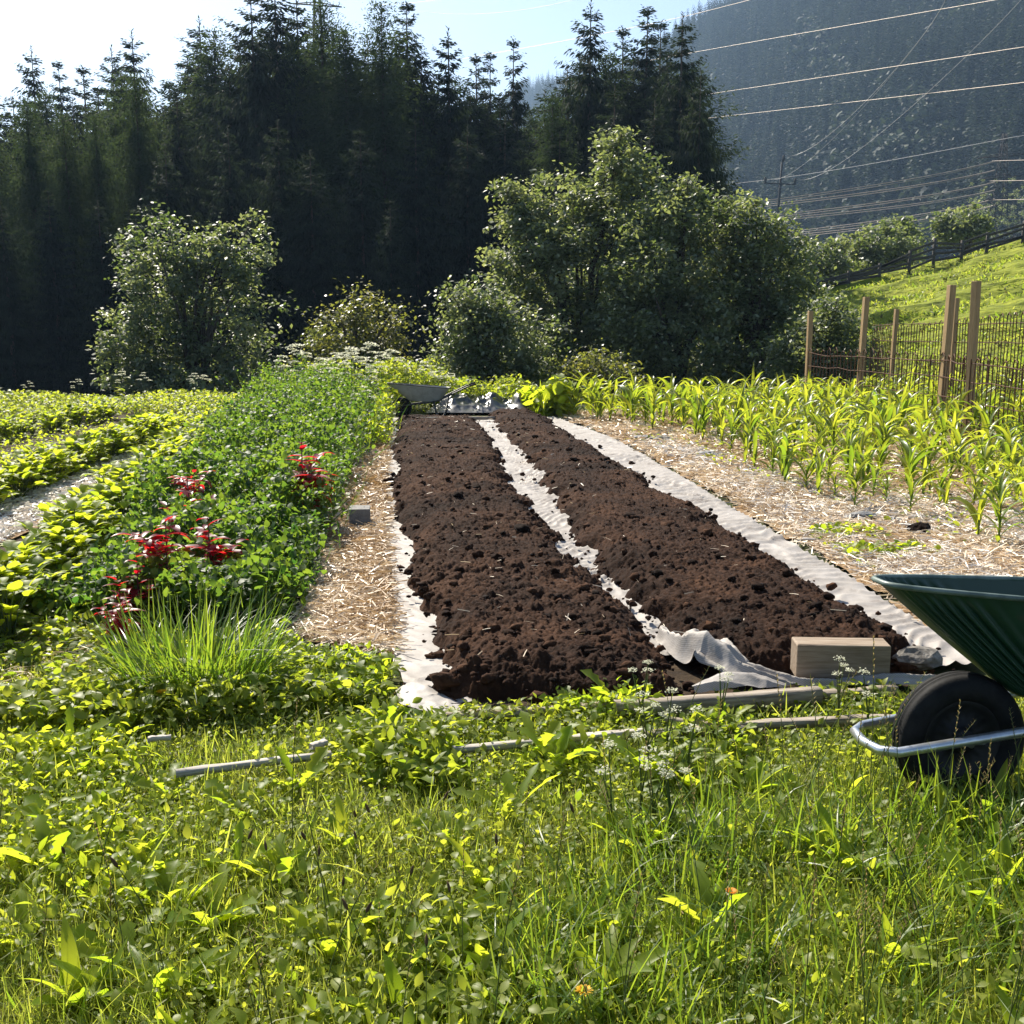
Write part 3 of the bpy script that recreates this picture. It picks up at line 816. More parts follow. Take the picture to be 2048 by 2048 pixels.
def soil_bed(name, L, Rr, Y0, Y1, H, seed, label):
    ys = [Y0]
    while ys[-1] < Y1: ys.append(ys[-1] + max(.0062, .0017 * ys[-1]))
    ys = np.array(ys); nu = 180
    U, Y = np.meshgrid(np.linspace(0, 1, nu), ys)
    xl = L(ys)[:, None]; xr = Rr(ys)[:, None]
    # ragged sides and ends
    xl = xl + .15 * (fbm(ys * 1.7, ys * 0 + 3, seed, 3) - .5)[:, None] + .12 * (vnoise(ys * 7, ys * 0, seed + 4) - .5)[:, None]
    xr = xr + .15 * (fbm(ys * 1.7, ys * 0 + 9, seed + 1, 3) - .5)[:, None] + .12 * (vnoise(ys * 7, ys * 0, seed + 5) - .5)[:, None]
    X = xl + (xr - xl) * U
    yy = Y + .18 * (fbm(X * 2.2, X * 0, seed + 8, 3) - .5) * np.clip(1 - np.minimum(Y - Y0, Y1 - Y) / .5, 0, 1)
    wd = (xr - xl)
    dside = np.minimum(U, 1 - U) * wd
    dend = np.minimum(np.clip(Y - Y0, 0, None), np.clip(Y1 - Y, 0, None))
    dd = np.minimum(dside, dend * 1.1)
    prof = 1 - np.clip(1 - dd / .24, 0, 1) ** 2
    env = np.clip(dd / .05, 0, 1)
    Z = H * prof + prof * .07 * (fbm(X * 1.6, yy * 1.6, seed + 20, 3) - .5)
    wob = .08 * fbm(X * 9, yy * 9, seed + 2)
    Z = Z + env * (.016 * clods((X + wob) * 5, (yy + wob) * 5, seed + 30) + .032 * clods(X * 12 + wob * 9, yy * 12, seed + 40) * np.clip(2.6 * fbm(X * 1.6, yy * 1.6, seed + 44, 3) - .75, .1, 1.2) + .018 * clods(X * 26 + wob * 6, yy * 26 + wob, seed + 50) + .014 * clods(X * 52 + wob * 9, yy * 52, seed + 55) + .010 * vnoise(X * 110, yy * 110, seed + 60) + .012 * fbm(X * 20, yy * 20, seed + 65))
    Z = np.where(dd <= 0.001, .0, Z)
    ii = np.arange(X.size).reshape(X.shape)
    F = np.stack([ii[:-1, :-1], ii[:-1, 1:], ii[1:, 1:], ii[1:, :-1]], -1).reshape(-1, 4)
    mb = MB(); rnd = fbm(X * 3, yy * 3, seed + 70)[:-1, :-1].ravel()
    mb.add(np.stack([X, yy, Z], -1).reshape(-1, 3), F, rnd)
    # loose clods
    bm = bmesh.new(); bmesh.ops.create_icosphere(bm, subdivisions=2, radius=1)
    bv = np.array([v.co[:] for v in bm.verts]); bf = np.array([[v.index for v in f.verts] for f in bm.faces]); bm.free()
    for k in range(1250):
        yk = Y0 + (Y1 - Y0) * RNG.random() ** 1.7; e = RNG.random()
        j = int(np.searchsorted(ys, yk)); j = min(j, len(ys) - 2)
        side = RNG.random() < .45
        u = (RNG.random() * .10 * (1 if RNG.random() < .5 else -1)) % 1.0 if side else RNG.random()
        x = xl[j, 0] + (xr[j, 0] - xl[j, 0]) * u + (RNG.normal() * .06 if side else 0)
        rr = .005 + .02 * RNG.random() ** 3.2 + (.02 if (RNG.random() < .03 and not side) else 0)
        iu = int(np.clip(u, 0, .999) * nu)
        z = Z[j, iu] if 0.02 < u < .98 else .02
        v = bv * (1 + .22 * RNG.normal(size=(len(bv), 1))) * rr * np.array((1 + .4 * RNG.random(), 1, .7 + .3 * RNG.random()))
        mb.add(v + np.array((x, yk, z + rr * .35)), bf, RNG.random())
    o = mb.build(name, M['soil'])
    return tag(o, label, 'soil bed', 'soil beds')

YF = G(860, 1412).y
soil_bed('soil_bed', b1L, b1R, G(1100, 1418).y, G(900, 845).y, .11, 100, 'long dark brown bed of crumbly soil between the straw path and the middle fabric strip')
soil_bed('soil_bed', b2L, b2R, G(1500, 1352).y, G(1000, 834).y, .125, 200, 'long dark brown soil bed on the maize side, wood block at its near end')

def fabric_strip(name, L, Rr, Y0, Y1, z, amp, freq, seed, label, nu=26, lean=.5):
    ys = [Y0]
    while ys[-1] < Y1: ys.append(ys[-1] + max(.012, .003 * ys[-1]))
    ys = np.array(ys)
    U, Y = np.meshgrid(np.linspace(0, 1, nu), ys)
    X = L(ys)[:, None] + (Rr(ys) - L(ys))[:, None] * U
    X = X + (.03 * (vnoise(Y * 1.2, Y * 0, seed) - .5) + .007 * (vnoise(Y * 7, Y * 0, seed + 6) - .5)) * np.where((U < .02) | (U > .98), 1, .6)
    ph = Y * freq + lean * X * freq + 2.2 * fbm(X * 2.5, Y * 1.1, seed + 1) * 3
    fold = np.abs(np.sin(ph * math.pi)) ** .55 * (.3 + .9 * fbm(X * 2.2, Y * 2.2, seed + 2, 2))
    Z = z + amp * (1 - fold) * (.35 + .8 * vnoise(Y * 1.4, X * 2, seed + 5)) + amp * .28 * (fbm(X * 9, Y * 16, seed + 3) - .4)
    ii = np.arange(X.size).reshape(X.shape)
    F = np.stack([ii[:-1, :-1], ii[:-1, 1:], ii[1:, 1:], ii[1:, :-1]], -1).reshape(-1, 4)
    o = MB().add(np.stack([X, Y, Z], -1).reshape(-1, 3), F, .5).build(name, M['fabric'])
    return tag(o, label, 'ground fabric', 'strips of pale ground fabric')

Yend = G(900, 838).y
fabric_strip('ground_fabric', fL, lambda y: b1L(y) + .16, G(830, 1420).y, Yend, .024, .016, 7, 301, 'pale fabric strip with crumbs of soil, between the straw path and the dark bed', lean=.8)
fabric_strip('ground_fabric', lambda y: b1R(y) - .10, lambda y: b2L(y) + .08, G(1350, 1330).y, Yend - .3, .03, .042, 8, 302, 'crumpled pale fabric strip running between the two soil beds', lean=-1.1, nu=34)
fabric_strip('ground_fabric', lambda y: b2R(y) - .16, fR, G(1900, 1345).y, Yend, .03, .036, 7.5, 303, 'wide ribbed pale fabric strip between the soil and the straw on the maize side', lean=-.9, nu=34)

# crumpled near end of the fabric, dragged over the corner of the second bed
def crumple(name, px_axis, width, z0, seed, label, amp=.09, n=90, nu=44):
    A = np.array([tuple(G(p[0], p[1]))[:2] + (p[2],) for p in px_axis]); u = np.linspace(0, 1, n)
    seg = np.linspace(0, 1, len(A))
    cx, cy_, cz = [np.interp(u, seg, A[:, i]) for i in range(3)]
    wv = np.interp(u, seg, width)
    tx, ty = np.gradient(cx), np.gradient(cy_); l = np.hypot(tx, ty); nx, ny = -ty / l, tx / l
    Vv = np.linspace(-.5, .5, nu)
    X = cx[:, None] + nx[:, None] * wv[:, None] * Vv; Y = cy_[:, None] + ny[:, None] * wv[:, None] * Vv
    UU = np.broadcast_to(u[:, None], X.shape)
    rid = 1 - np.abs(2 * fbm(X * 4 + 2 * Vv, Y * 5, seed, 2) - 1)
    rid2 = 1 - np.abs(2 * fbm(X * 15, Y * 15, seed + 5, 2) - 1)
    Z = z0 + cz[:, None] * np.cos(Vv * 2.6) ** 1 + amp * (rid ** 3) * (.3 + cz[:, None] * 8) * .6 + .008 * rid2 ** 2
    ii = np.arange(X.size).reshape(X.shape)
    F = np.stack([ii[:-1, :-1], ii[:-1, 1:], ii[1:, 1:], ii[1:, :-1]], -1).reshape(-1, 4)
    o = MB().add(np.stack([X, Y, Z], -1).reshape(-1, 3), F, .5).build(name, M['fabric'])
    return tag(o, label, 'ground fabric', 'strips of pale ground fabric')
crumple('crumpled_fabric', [(1320, 1300, .05), (1375, 1338, .09), (1420, 1350, .12), (1480, 1374, .05), (1600, 1390, .02), (1760, 1384, .025), (1900, 1378, .02)],
        [.07, .13, .22, .15, .07, .06, .07], .02, 311, 'bunched end of pale fabric heaped in front of the wood block', .10)
crumple('fabric_corner', [(828, 1395, .02), (850, 1425, .03), (900, 1440, .02), (960, 1436, .01)], [.15, .2, .16, .05], .03, 317, 'flat folded fabric corner at the near end of the bed beside the straw path', .04, 40, 24)
crumple('fabric_fold', [(1385, 1412, .02), (1450, 1402, .05), (1530, 1402, .04), (1570, 1404, .02)], [.03, .12, .11, .03], .05, 323, 'small fold of pale fabric lying on the grey edging timber', .04, 40, 24)

# ================================================================== timbers, block, stones
def timber(name, p0, p1, z, wdt, hgt, m, label, cat='timber', bow=0.0, group=None):
    a, b = G(p0[0], p0[1], z), G(p1[0], p1[1], z)
    d = b - a; L = d.length; n = max(6, int(L / .08)); mb = MB()
    rnd = random.Random(len(label))
    prof = [(-.5, -.5), (-.5, .40), (-.42, .5), (.42, .5), (.5, .40), (.5, -.5)]
    V = []
    for i in range(n + 1):
        u = i / n
        k = 1 + .06 * (vnoise(np.array([u * 9.0]), np.array([1.0]), len(label))[0] - .5)
        off = bow * math.sin(u * math.pi) + .008 * (vnoise(np.array([u * 6.0]), np.array([3.0]), len(label) + 2)[0] - .5)
        for q in prof:
            V.append((u * L - L / 2, q[0] * wdt * k + off, q[1] * hgt * k + .004 * (rnd.random() - .5)))
    F = []
    np_ = len(prof)
    for i in range(n):
        for k in range(np_):
            F.append((i * np_ + k, i * np_ + (k + 1) % np_, (i + 1) * np_ + (k + 1) % np_, (i + 1) * np_ + k))
    mb.add(V, F, .5)
    for s in (0, n):
        b0 = s * np_; base = 0
        mb.Q.append(np.array([(b0, b0 + 1, b0 + 4, b0 + 5), (b0 + 1, b0 + 2, b0 + 3, b0 + 4)])); mb.rq.append(np.array([.5, .5]))
    o = mb.build(name, m, smooth=False)
    o.location = (a + b) / 2; o.rotation_euler = (0, -math.asin(d.z / L) if L else 0, math.atan2(d.y, d.x))
    return tag(o, label, cat, group or 'grey timbers along the near edge of the beds')

timber('edging_timber', (890, 1440), (1400, 1404), .035, .045, .05, M['wood_grey'], 'thin weathered timber edging the near end of the first soil bed')
timber('edging_timber', (1230, 1424), (1640, 1394), .05, .05, .075, M['wood_grey'], 'thicker weathered timber with a cracked face, lying in front of the bunched fabric')
timber('edging_timber', (1540, 1402), (1790, 1380), .04, .04, .04, M['wood_grey'], 'weathered timber end pointing to the green wheelbarrow')
timber('long_lath', (905, 1500), (1310, 1462), .05, .026, .022, M['wood_pale'], 'split pale lath in the grass, the middle piece of the lower line of laths')
timber('long_lath', (1290, 1472), (1800, 1438), .05, .035, .03, M['wood_grey'], 'grey lath in the grass ending at the wheelbarrow wheel', bow=.03)
timber('long_lath', (1330, 1442), (1490, 1462), .06, .03, .03, M['wood_grey'], 'short grey lath crossing between the timber and the lath behind it')
timber('white_lath', (352, 1546), (662, 1508), .07, .024, .02, M['wood_pale'], 'pale lath lying alone in the grass below the tuft of tall grass')
timber('white_lath', (622, 1494), (652, 1484), .09, .022, .02, M['wood_pale'], 'short pale stub of wood sticking up behind the lone lath')
timber('white_lath', (296, 1478), (342, 1474), .08, .016, .014, M['wood_pale'], 'short thin pale stick in the weeds under the red plants')
timber('bed_board', (826, 838), (990, 836), .10, .05, .05, M['wood_grey'], 'thin grey board across the far end of the soil beds')

# wood block
a, b = G(1592, 1356, .045), G(1779, 1360, .045)
d = b - a
wb = bm_obj('wood_block', lambda bm: bm_box(bm, (d.length, .115, .142), (0, .0575, .071), .005, None, .0015), M['wood_block'], None, False, (a + b) / 2, (0, 0, math.atan2(d.y, d.x) + .02))
tag(wb, 'pale cut wood block with sharp edges, lying at the near end of the second bed', 'wood block')

def rock(name, px, py, size, seed, m, label, z=0.0, rz=0.0, flat=.7, cat='stone', group=None):
    bm = bmesh.new(); bmesh.ops.create_icosphere(bm, subdivisions=3, radius=.5)
    rr = np.random.default_rng(seed)
    ns = rr.normal(size=(9, 3)); ns /= np.linalg.norm(ns, axis=1)[:, None]
    for v in bm.verts:
        c = np.array(v.co)
        for q in ns:
            k = c @ q - .36
            if k > 0: c = c - q * k * .9
        c = c * (1 + .06 * rr.normal())
        v.co = Vector((c[0] * size[0] * 1.2, c[1] * size[1] * 1.2, c[2] * size[2] * 1.2))
    me = bpy.data.meshes.new(name); bm.to_mesh(me); bm.free(); me.materials.append(m)
    o = link(name, me, None, G(px, py) + Vector((0, 0, z + size[2] * .38)), rz)
    return tag(o, label, cat, group)
rock('speckled_rock', 1832, 1345, (.19, .14, .085), 5, M['stone'], 'rough speckled grey rock beside the wood block', .03, .2)
rock('flat_stone', 1722, 1044, (.27, .15, .09), 6, M['slate'], 'flat grey slate stone with a sloping face, on the straw before the nearest maize', .0, .35, group='stones lying on the straw')
rock('flat_stone', 1792, 1048, (.14, .1, .06), 16, M['slate'], 'small grey stone just right of the sloping slate', .0, .1, group='stones lying on the straw')
rock('flat_stone', 1285, 882, (.28, .2, .07), 7, M['slate'], 'flat stone on the straw, left one of two far stones below the maize', .01, .1, group='stones lying on the straw')
rock('flat_stone', 1326, 884, (.24, .2, .08), 8, M['stone'], 'paler flat stone touching the left far stone below the maize', .01, -.2, group='stones lying on the straw')
rock('flat_stone', 1416, 918, (.2, .16, .1), 9, M['slate'], 'dark round stone on bare soil at the edge of the maize', .0, .1, group='stones lying on the straw')
rock('dark_clod', 1840, 1072, (.16, .13, .1), 10, M['soil'], 'dark lump of soil on the straw right of the slate stone', .0, .1, cat='soil clod')

# small grey paving block on the straw path
a = G(718, 1062); b = G(745, 1060)
pb = bm_obj('paving_block', lambda bm: bm_box(bm, (.15, .18, .13), (0, .09, .065), .005), M['concrete'], None, False, G(720, 1066) + Vector((0, 0, .045)), (0, 0, .12))
tag(pb, 'small grey concrete block with a bright top, standing on the straw path', 'concrete block')

# ================================================================== tarp
def tarp():
    P0, P1 = at(850, 830, 17.6), at(1066, 830, 17.8)
    n, m_ = 110, 60
    U, V = np.meshgrid(np.linspace(0, 1, n), np.linspace(0, 1, m_))
    X = P0.x + (P1.x - P0.x) * U; Y = P0.y + .1 + 1.5 * V
    rid = 1 - np.abs(2 * fbm(X * 2.6 + V, Y * 2.0, 401, 2) - 1)
    rid2 = 1 - np.abs(2 * fbm(X * 6, Y * 6, 405, 2) - 1)
    env = np.clip(np.minimum(np.minimum(U, 1 - U) * 8, np.minimum(V * 3, (1 - V) * 3)), 0, 1)
    hump = .34 * np.exp(-((U - .88) / .09) ** 2) + .22 * np.exp(-((U - .62) / .13) ** 2) + .24 * np.exp(-((U - .28) / .2) ** 2) + .05
    Z = .05 + env * (.8 * hump * (.55 + .6 * rid ** 1.5) + .07 * rid2 ** 2)
    ii = np.arange(X.size).reshape(X.shape)
    F = np.stack([ii[:-1, :-1], ii[:-1, 1:], ii[1:, 1:], ii[1:, :-1]], -1).reshape(-1, 4)
    o = MB().add(np.stack([X, Y, Z], -1).reshape(-1, 3), F, .5).build('black_tarp', M['tarp'])
    tag(o, 'crumpled shiny black plastic tarp heaped at the far end of the beds', 'tarp')
tarp()

# ================================================================== wheelbarrows
def wheelbarrow(loc, rz, paint, frame_m, label, flutes=True, scale=1.0, tilt=0.0):
    """local +X is forward; origin on the ground under the axle"""
    root = empty('wheelbarrow', loc, rz, scale)
    RW = .200
    # tub: rounded rectangles lofted from the floor up to the rim
    def outline(k, n=96):
        # k 0 floor .. 1 rim : front, back, half width front / back
        xf = -.16 + .425 * k; xb = -.74 - .20 * k
        wf = .08 + .025 * k; wbk = .20 + .115 * k
        pts = []
        for i in range(n):
            a = 2 * math.pi * i / n
            ca, sa = math.cos(a), math.sin(a)
            ex = .50
            ux = math.copysign(abs(ca) ** ex, ca); uy = math.copysign(abs(sa) ** ex, sa)
            x = (xf + xb) / 2 + (xf - xb) / 2 * ux
            q = (x - xb) / (xf - xb)
            y = (wbk + (wf - wbk) * q) * uy
            if flutes:
                # fluted front corners
                fx = math.exp(-((a - .80) / .42) ** 4) + math.exp(-((a - (2 * math.pi - .80)) / .42) ** 4)
                r_ = .010 * fx * math.cos(a * 52) * min(1, k * 4) * min(1, (1 - k) * 5)
                x += r_ * ca; y += r_ * sa
            pts.append((x, y))
        return pts
    n = 420 if flutes else 64
    V, F = [], []
    ks = [0, .03, .08, .2, .35, .5, .65, .8, .9, .96, 1.0]
    zf = lambda k, x: .330 + .315 * k + (x + .17) * .06 * k + (x + .17) * .02
    for k in ks:
        for (x, y) in outline(k, n): V.append((x, y, zf(k, x)))
    ns = len(ks)
    for s in range(ns - 1):
        for i in range(n):
            F.append((s * n + i, s * n + (i + 1) % n, (s + 1) * n + (i + 1) % n, (s + 1) * n + i))
    # inside skin
    base = len(V)
    for k in ks:
        for (x, y) in outline(k, n):
            cx = -.40
            V.append((cx + (x - cx) * .985, y * .98, zf(k, x) + .005))
    for s in range(ns - 1):
        for i in range(n):
            F.append((base + s * n + i, base + (s + 1) * n + i, base + (s + 1) * n + (i + 1) % n, base + s * n + (i + 1) % n))
    c0 = len(V); V.append((-.45, 0, .335)); V.append((-.45, 0, .342))
    for i in range(n):
        F.append((c0, (i + 1) % n, i, i)); F.append((c0 + 1, base + i, base + (i + 1) % n, base + (i + 1) % n))
    tub_bm = bmesh.new()
    vs = [tub_bm.verts.new(v) for v in V]
    for f in F:
        q = list(dict.fromkeys(f))
        try: tub_bm.faces.new([vs[i] for i in q])
        except ValueError: pass
    me = bpy.data.meshes.new('tub'); tub_bm.to_mesh(me); tub_bm.free()
    me.polygons.foreach_set('use_smooth', np.ones(len(me.polygons), bool)); me.materials.append(paint)
    tub = link('tub', me, root)
    rb = MB(); add_tube(rb, [(x, y, zf(1, x)) for x, y in outline(1, 72)], .0085, 8, True)
    rb.build('rim', M['rim_paint'] if flutes else frame_m, tub)
    # frame: one tube looping round the wheel and running back to the handles, two sides
    fr = MB()
    hw = .125
    pts = [(-1.42, -.29, .66), (-1.25, -.285, .60), (-.95, -.26, .46), (-.72, -.22, .345), (-.5, -.18, .305), (-.15, -.14, .262), (.10, -hw, .225), (.245, -hw + .005, .205), (.285, -.085, .200),
           (.298, 0, .199), (.285, .085, .200), (.245, hw - .005, .205), (.10, hw, .225), (-.15, .14, .262), (-.5, .18, .305), (-.72, .22, .345), (-.95, .26, .46), (-1.25, .285, .60), (-1.42, .29, .66)]
    add_tube(fr, pts, .0145, 10)
    fr.build('frame', frame_m, root)
    for sgn in (-1, 1):
        g = MB(); add_tube(g, [(-1.44, sgn * .291, .668), (-1.32, sgn * .288, .628)], [.019, .018], 10); g.build('handle_grip', M['rubber'], root)
        l = MB(); add_tube(l, [(-.62, sgn * .20, .325), (-.66, sgn * .215, .16), (-.70, sgn * .22, .015), (-.80, sgn * .22, .012), (-.88, sgn * .225, .16), (-.92, sgn * .25, .43)], .0125, 8)
        l.build('leg', frame_m, root)
        br = MB(); add_tube(br, [(0, sgn * .05, RW), (0, sgn * .135, .235)], .011, 8); add_tube(br, [(-.16, sgn * .14, .262), (-.20, sgn * .13, .345)], .01, 6)
        br.build('axle_bracket', frame_m, root)
    # wheel
    wr = empty('wheel', (0, 0, RW)); wr.parent = root
    tb = MB()
    prof = [(-.028, .118), (-.043, .130), (-.050, .150), (-.047, .172), (-.036, .190), (-.022, .197), (-.017, .1935), (-.012, .199), (-.006, .200), (-.003, .1955), (.003, .1955), (.006, .200), (.012, .199), (.017, .1935), (.022, .197), (.036, .190), (.047, .172), (.050, .150), (.043, .130), (.028, .118)]
    nn, Vv, Ff = 72, [], []
    for i in range(nn):
        a = 2 * math.pi * i / nn
        for (yy, rr) in prof: Vv.append((math.cos(a) * rr, yy, math.sin(a) * rr))
    m_ = len(prof)
    for i in range(nn):
        for k in range(m_ - 1):
            Ff.append((i * m_ + k, i * m_ + k + 1, ((i + 1) % nn) * m_ + k + 1, ((i + 1) % nn) * m_ + k))
    tb.add(Vv, Ff, .5); tb.build('tyre', M['rubber'], wr)
    rm = MB()
    for prf in ([(-.028, .119), (-.030, .110), (-.020, .100), (-.012, .070), (-.020, .045), (-.030, .036), (-.045, .034), (-.047, .012), (-.047, 0.0005)], ):
        for sg in (1, -1):
            Vv, Ff = [], []
            for i in range(nn):
                a = 2 * math.pi * i / nn
                for k, (yy, rr) in enumerate(prf):
                    rib = .005 * (math.cos(a * 18) > .3) if k in (3,) else 0
                    Vv.append((math.cos(a) * rr, sg * (yy - rib), math.sin(a) * rr))
            m_ = len(prf)
            for i in range(nn):
                for k in range(m_ - 1):
                    q = (i * m_ + k, i * m_ + k + 1, ((i + 1) % nn) * m_ + k + 1, ((i + 1) % nn) * m_ + k)
                    Ff.append(q if sg < 0 else q[::-1])
            rm.add(Vv, Ff, .5)
    rm.build('rim', M['rim_black'], wr)
    hb = MB(); add_tube(hb, [(0, -.075, 0), (0, .075, 0)], .010, 10); add_tube(hb, [(0, -.064, 0), (0, -.048, 0)], .022, 12); hb.build('hub', M['galv'], wr)
    tag(root, label, 'wheelbarrow')
    return root
P = at(1920, 1476, 3.05)
wbn = wheelbarrow((P.x, P.y, P.z - .21), math.pi - .14 + .24, M['green_paint'], M['galv'], 'dark green metal wheelbarrow with a fluted tub and black tyre, standing in the grass', scale=1.05)
wbn.rotation_euler = (.055, 0, wbn.rotation_euler.z)
P = G(801, 838)
wheelbarrow((P.x, P.y + .2, 0), math.pi + .06, M['grey_tub'], M['dark_metal'], 'dull grey wheelbarrow standing at the far end of the beds before the tarp', flutes=False, scale=.86)

# ================================================================== fences, posts
post_spec = [(1613, 1621, 622, 19.0, .085, 'leftmost pale new wood post, beside the dark bush'), (1717, 1733, 594, 17.0, .085, 'second pale wood post from the leafy trees, leaning slightly'),
             (1779, 1794, 618, 19.5, .075, 'thin pale wood post of the back row, between the second and the leaning post'), (1884, 1904, 570, 14.5, .095, 'thick pale wood post that leans towards the right edge'),
             (1898, 1914, 596, 17.5, .07, 'thin pale wood post half hidden behind the thick leaning post'), (1938, 1949, 562, 13.2, .09, 'darker shaded wood post, nearest to the right edge')]
for k, (xb, xt, yt, Y, th, lb) in enumerate(post_spec):
    top = at(xt, yt, Y); bot = at(xb, 800, Y)
    dz = top.z - bot.z; vx = (top.x - bot.x) / dz
    z0 = -.25; L = top.z - z0
    bx = top.x - vx * (top.z - z0)
    o = bm_obj('fence_post', lambda bm: bm_box(bm, (th, th * .9, L), (0, 0, L / 2), .006, None, .001), M['wood_new'] if k != 5 else M['wood_dark'] if False else M['wood_new'], None, False, (bx, Y, z0), (0, math.atan(vx), .5 if k == 5 else .18))
    tag(o, lb, 'fence post', 'wooden posts of the rusty mesh fence')

def mesh_fence(line, z0, zt, step, hz, label, arch=True, rad=.0045):
    """line: list of (px, Y); uprights with arched tops and horizontal wires along it"""
    P = [Vector((at(px, 800, Y).x, Y, 0)) for px, Y in line]
    root = empty('mesh_fence', P[0])
    up, hw = MB(), MB()
    tot = 0; segs = []
    for a, b in zip(P[:-1], P[1:]): segs.append((a, b, (b - a).length)); tot += (b - a).length
    def pt(s):
        for a, b, l in segs:
            if s <= l: return a + (b - a) * (s / l) - P[0]
            s -= l
        return segs[-1][1] - P[0]
    n = int(tot / step); prev = None
    ztf = (lambda s: zt) if np.isscalar(zt) else (lambda s: zt[0] + (zt[1] - zt[0]) * s / tot)
    zo = lambda s: meadow_foot(pt(s) + P[0])
    for i in range(n + 1):
        s = i * step; q = pt(s); h = ztf(s) + .02 * RNG.normal(); zz = zo(s)
        dx = .006 * RNG.normal()
        add_tube(up, [(q.x, q.y, zz + z0), (q.x + dx, q.y + .008 * RNG.normal(), zz + h * .5), (q.x - dx, q.y, zz + h)], rad, 4, cap=False)
        if arch and i % 2 == 0:
            q2 = pt(min(tot, s + step)); c = (q + q2) / 2
            add_tube(up, [(q.x - dx, q.y, zz + h), (c.x, c.y, zz + h + .05), (q2.x, q2.y, zz + ztf(s))], rad, 4, cap=False)
    m = max(8, int(tot / .4))
    for z in hz:
        add_tube(hw, [(pt(tot * k / m).x, pt(tot * k / m).y, zo(tot * k / m) + z + .012 * RNG.normal()) for k in range(m + 1)], rad * .9, 4, cap=False)
    up.build('upright_wires', M['rust'], root); hw.build('cross_wires', M['rust'], root)
    return tag(root, label, 'wire fence', 'rusty mesh fences behind the maize')
def meadow_foot(p):
    return max(0.0, float(meadow_z(np.array([p.x]), np.array([p.y]))[0]) * .5) if p.y > 20 else 0.0
mesh_fence([(1613, 18.92), (1717, 16.92), (1884, 14.42), (1938, 13.1), (2110, 10.9)], -.1, 1.08, .13, (.08, .3, .55, .8, 1.02), 'lower rusty mesh fence fixed to the row of front posts', rad=.0075)
mesh_fence([(1735, 21.2), (1784, 19.6), (1905, 17.4), (2120, 14.2)], -.2, (1.42, 1.72), .10, (.1, .5, .9, 1.25, 1.55), 'taller rusty fence of arched wires behind the front mesh', rad=.0085)

# plank fence along the crest of the meadow
ridge_px = [(1590, 572), (1640, 562), (1700, 545), (1760, 530), (1820, 505), (1870, 480), (1925, 484), (1975, 468), (2048, 445), (2150, 415)]
root = None
rp = []
for px, py in ridge_px:
    # find where the sight line just above the slope passes its crest
    Yc = 45.5
    p = at(px, py, Yc); z = float(meadow_z(np.array([p.x]), np.array([Yc]))[0])
    rp.append(Vector((p.x, Yc, z)))
root = empty('plank_fence', rp[0])
tag(root, 'dark weathered plank fence running up along the crest of the grassy slope', 'plank fence')
rails = [MB() for _ in range(4)]
dens = []
for a, b in zip(rp[:-1], rp[1:]):
    k = max(1, int((b - a).length / 1.5))
    dens += [a + (b - a) * (i / k) for i in range(k)]
dens.append(rp[-1])
tops = [at(px, py, 45.5).z for px, py in ridge_px]
tx = [p.x for p in rp]
for i, p in enumerate(dens):
    zt = float(np.interp(p.x, tx, tops)); zb = float(meadow_z(np.array([p.x]), np.array([45.5]))[0]) - .1
    pm = MB(); add_tube(pm, [(0, 0, zb - p.z - .2), (.03 * RNG.normal(), 0, zt - p.z + .08)], .07, 6)
    o = pm.build('post', M['wood_dark'], root); o.location = p - rp[0]
for k in range(4):
    mbk = MB()
    for a, b in zip(dens[:-1], dens[1:]):
        for_z = []
        for q in (a, b):
            zt = float(np.interp(q.x, tx, tops)); zb = float(meadow_z(np.array([q.x]), np.array([45.5]))[0]) + .1
            zb = max(zb, zt - 1.25)
            for_z.append(zb + (zt - zb) * (k + .55) / 4 + .05 * RNG.normal())
        A, B = a - rp[0], b - rp[0]
        for y_, h in ((-.05, .055),):
            V = [(A.x, y_, for_z[0] - h - rp[0].z), (B.x, y_, for_z[1] - h - rp[0].z), (B.x, y_, for_z[1] + h - rp[0].z), (A.x, y_, for_z[0] + h - rp[0].z),
                 (A.x, y_ + .04, for_z[0] - h - rp[0].z), (B.x, y_ + .04, for_z[1] - h - rp[0].z), (B.x, y_ + .04, for_z[1] + h - rp[0].z), (A.x, y_ + .04, for_z[0] + h - rp[0].z)]
            mbk.add(V, [(0, 1, 2, 3), (7, 6, 5, 4), (0, 4, 5, 1), (3, 2, 6, 7)], .5)
    mbk.build('rail', M['wood_dark'], root, smooth=False)

# ================================================================== power lines
def wire(px_pts, rad, label, m='wire', n=26):
    """px_pts: (px, py, Y) of points on the wire; smooth curve through them"""
    W = np.array([tuple(at(*p)) for p in px_pts]); s = np.linspace(0, 1, len(W)); u = np.linspace(0, 1, n)
    if len(W) >= 3:
        deg = min(len(W) - 1, 3); C = [np.polyval(np.polyfit(s, W[:, i], deg), u) for i in range(3)]
    else:
        C = [np.interp(u, s, W[:, i]) for i in range(3)]
    mb = MB(); add_tube(mb, list(zip(*C)), rad, 5, cap=False)
    return tag(mb.build('power_line', M[m]), label, 'power line', 'overhead power lines')
wire([(920, 118, 190), (1130, 83, 160), (1270, 52, 140), (1380, 31, 125), (1520, -4, 105), (1700, -50, 85)], .03, 'topmost overhead wire, crossing the sky just above the right group of spruces')
wire([(820, 20, 190), (1000, 25, 170), (1160, -3, 150), (1300, -30, 130)], .02, 'faint overhead wire high in the sky above the middle of the forest', 'wire_dim')
wire([(760, 10, 190), (850, 3, 180), (930, -8, 170)], .02, 'faint overhead wire at the top edge above the broad larch', 'wire_dim')
wire([(1250, 130, 150), (1390, 105, 130), (1720, 45, 100), (2010, -2, 80), (2100, -18, 75)], .027, 'bright overhead wire across the mountain, uppermost of the three long ones')
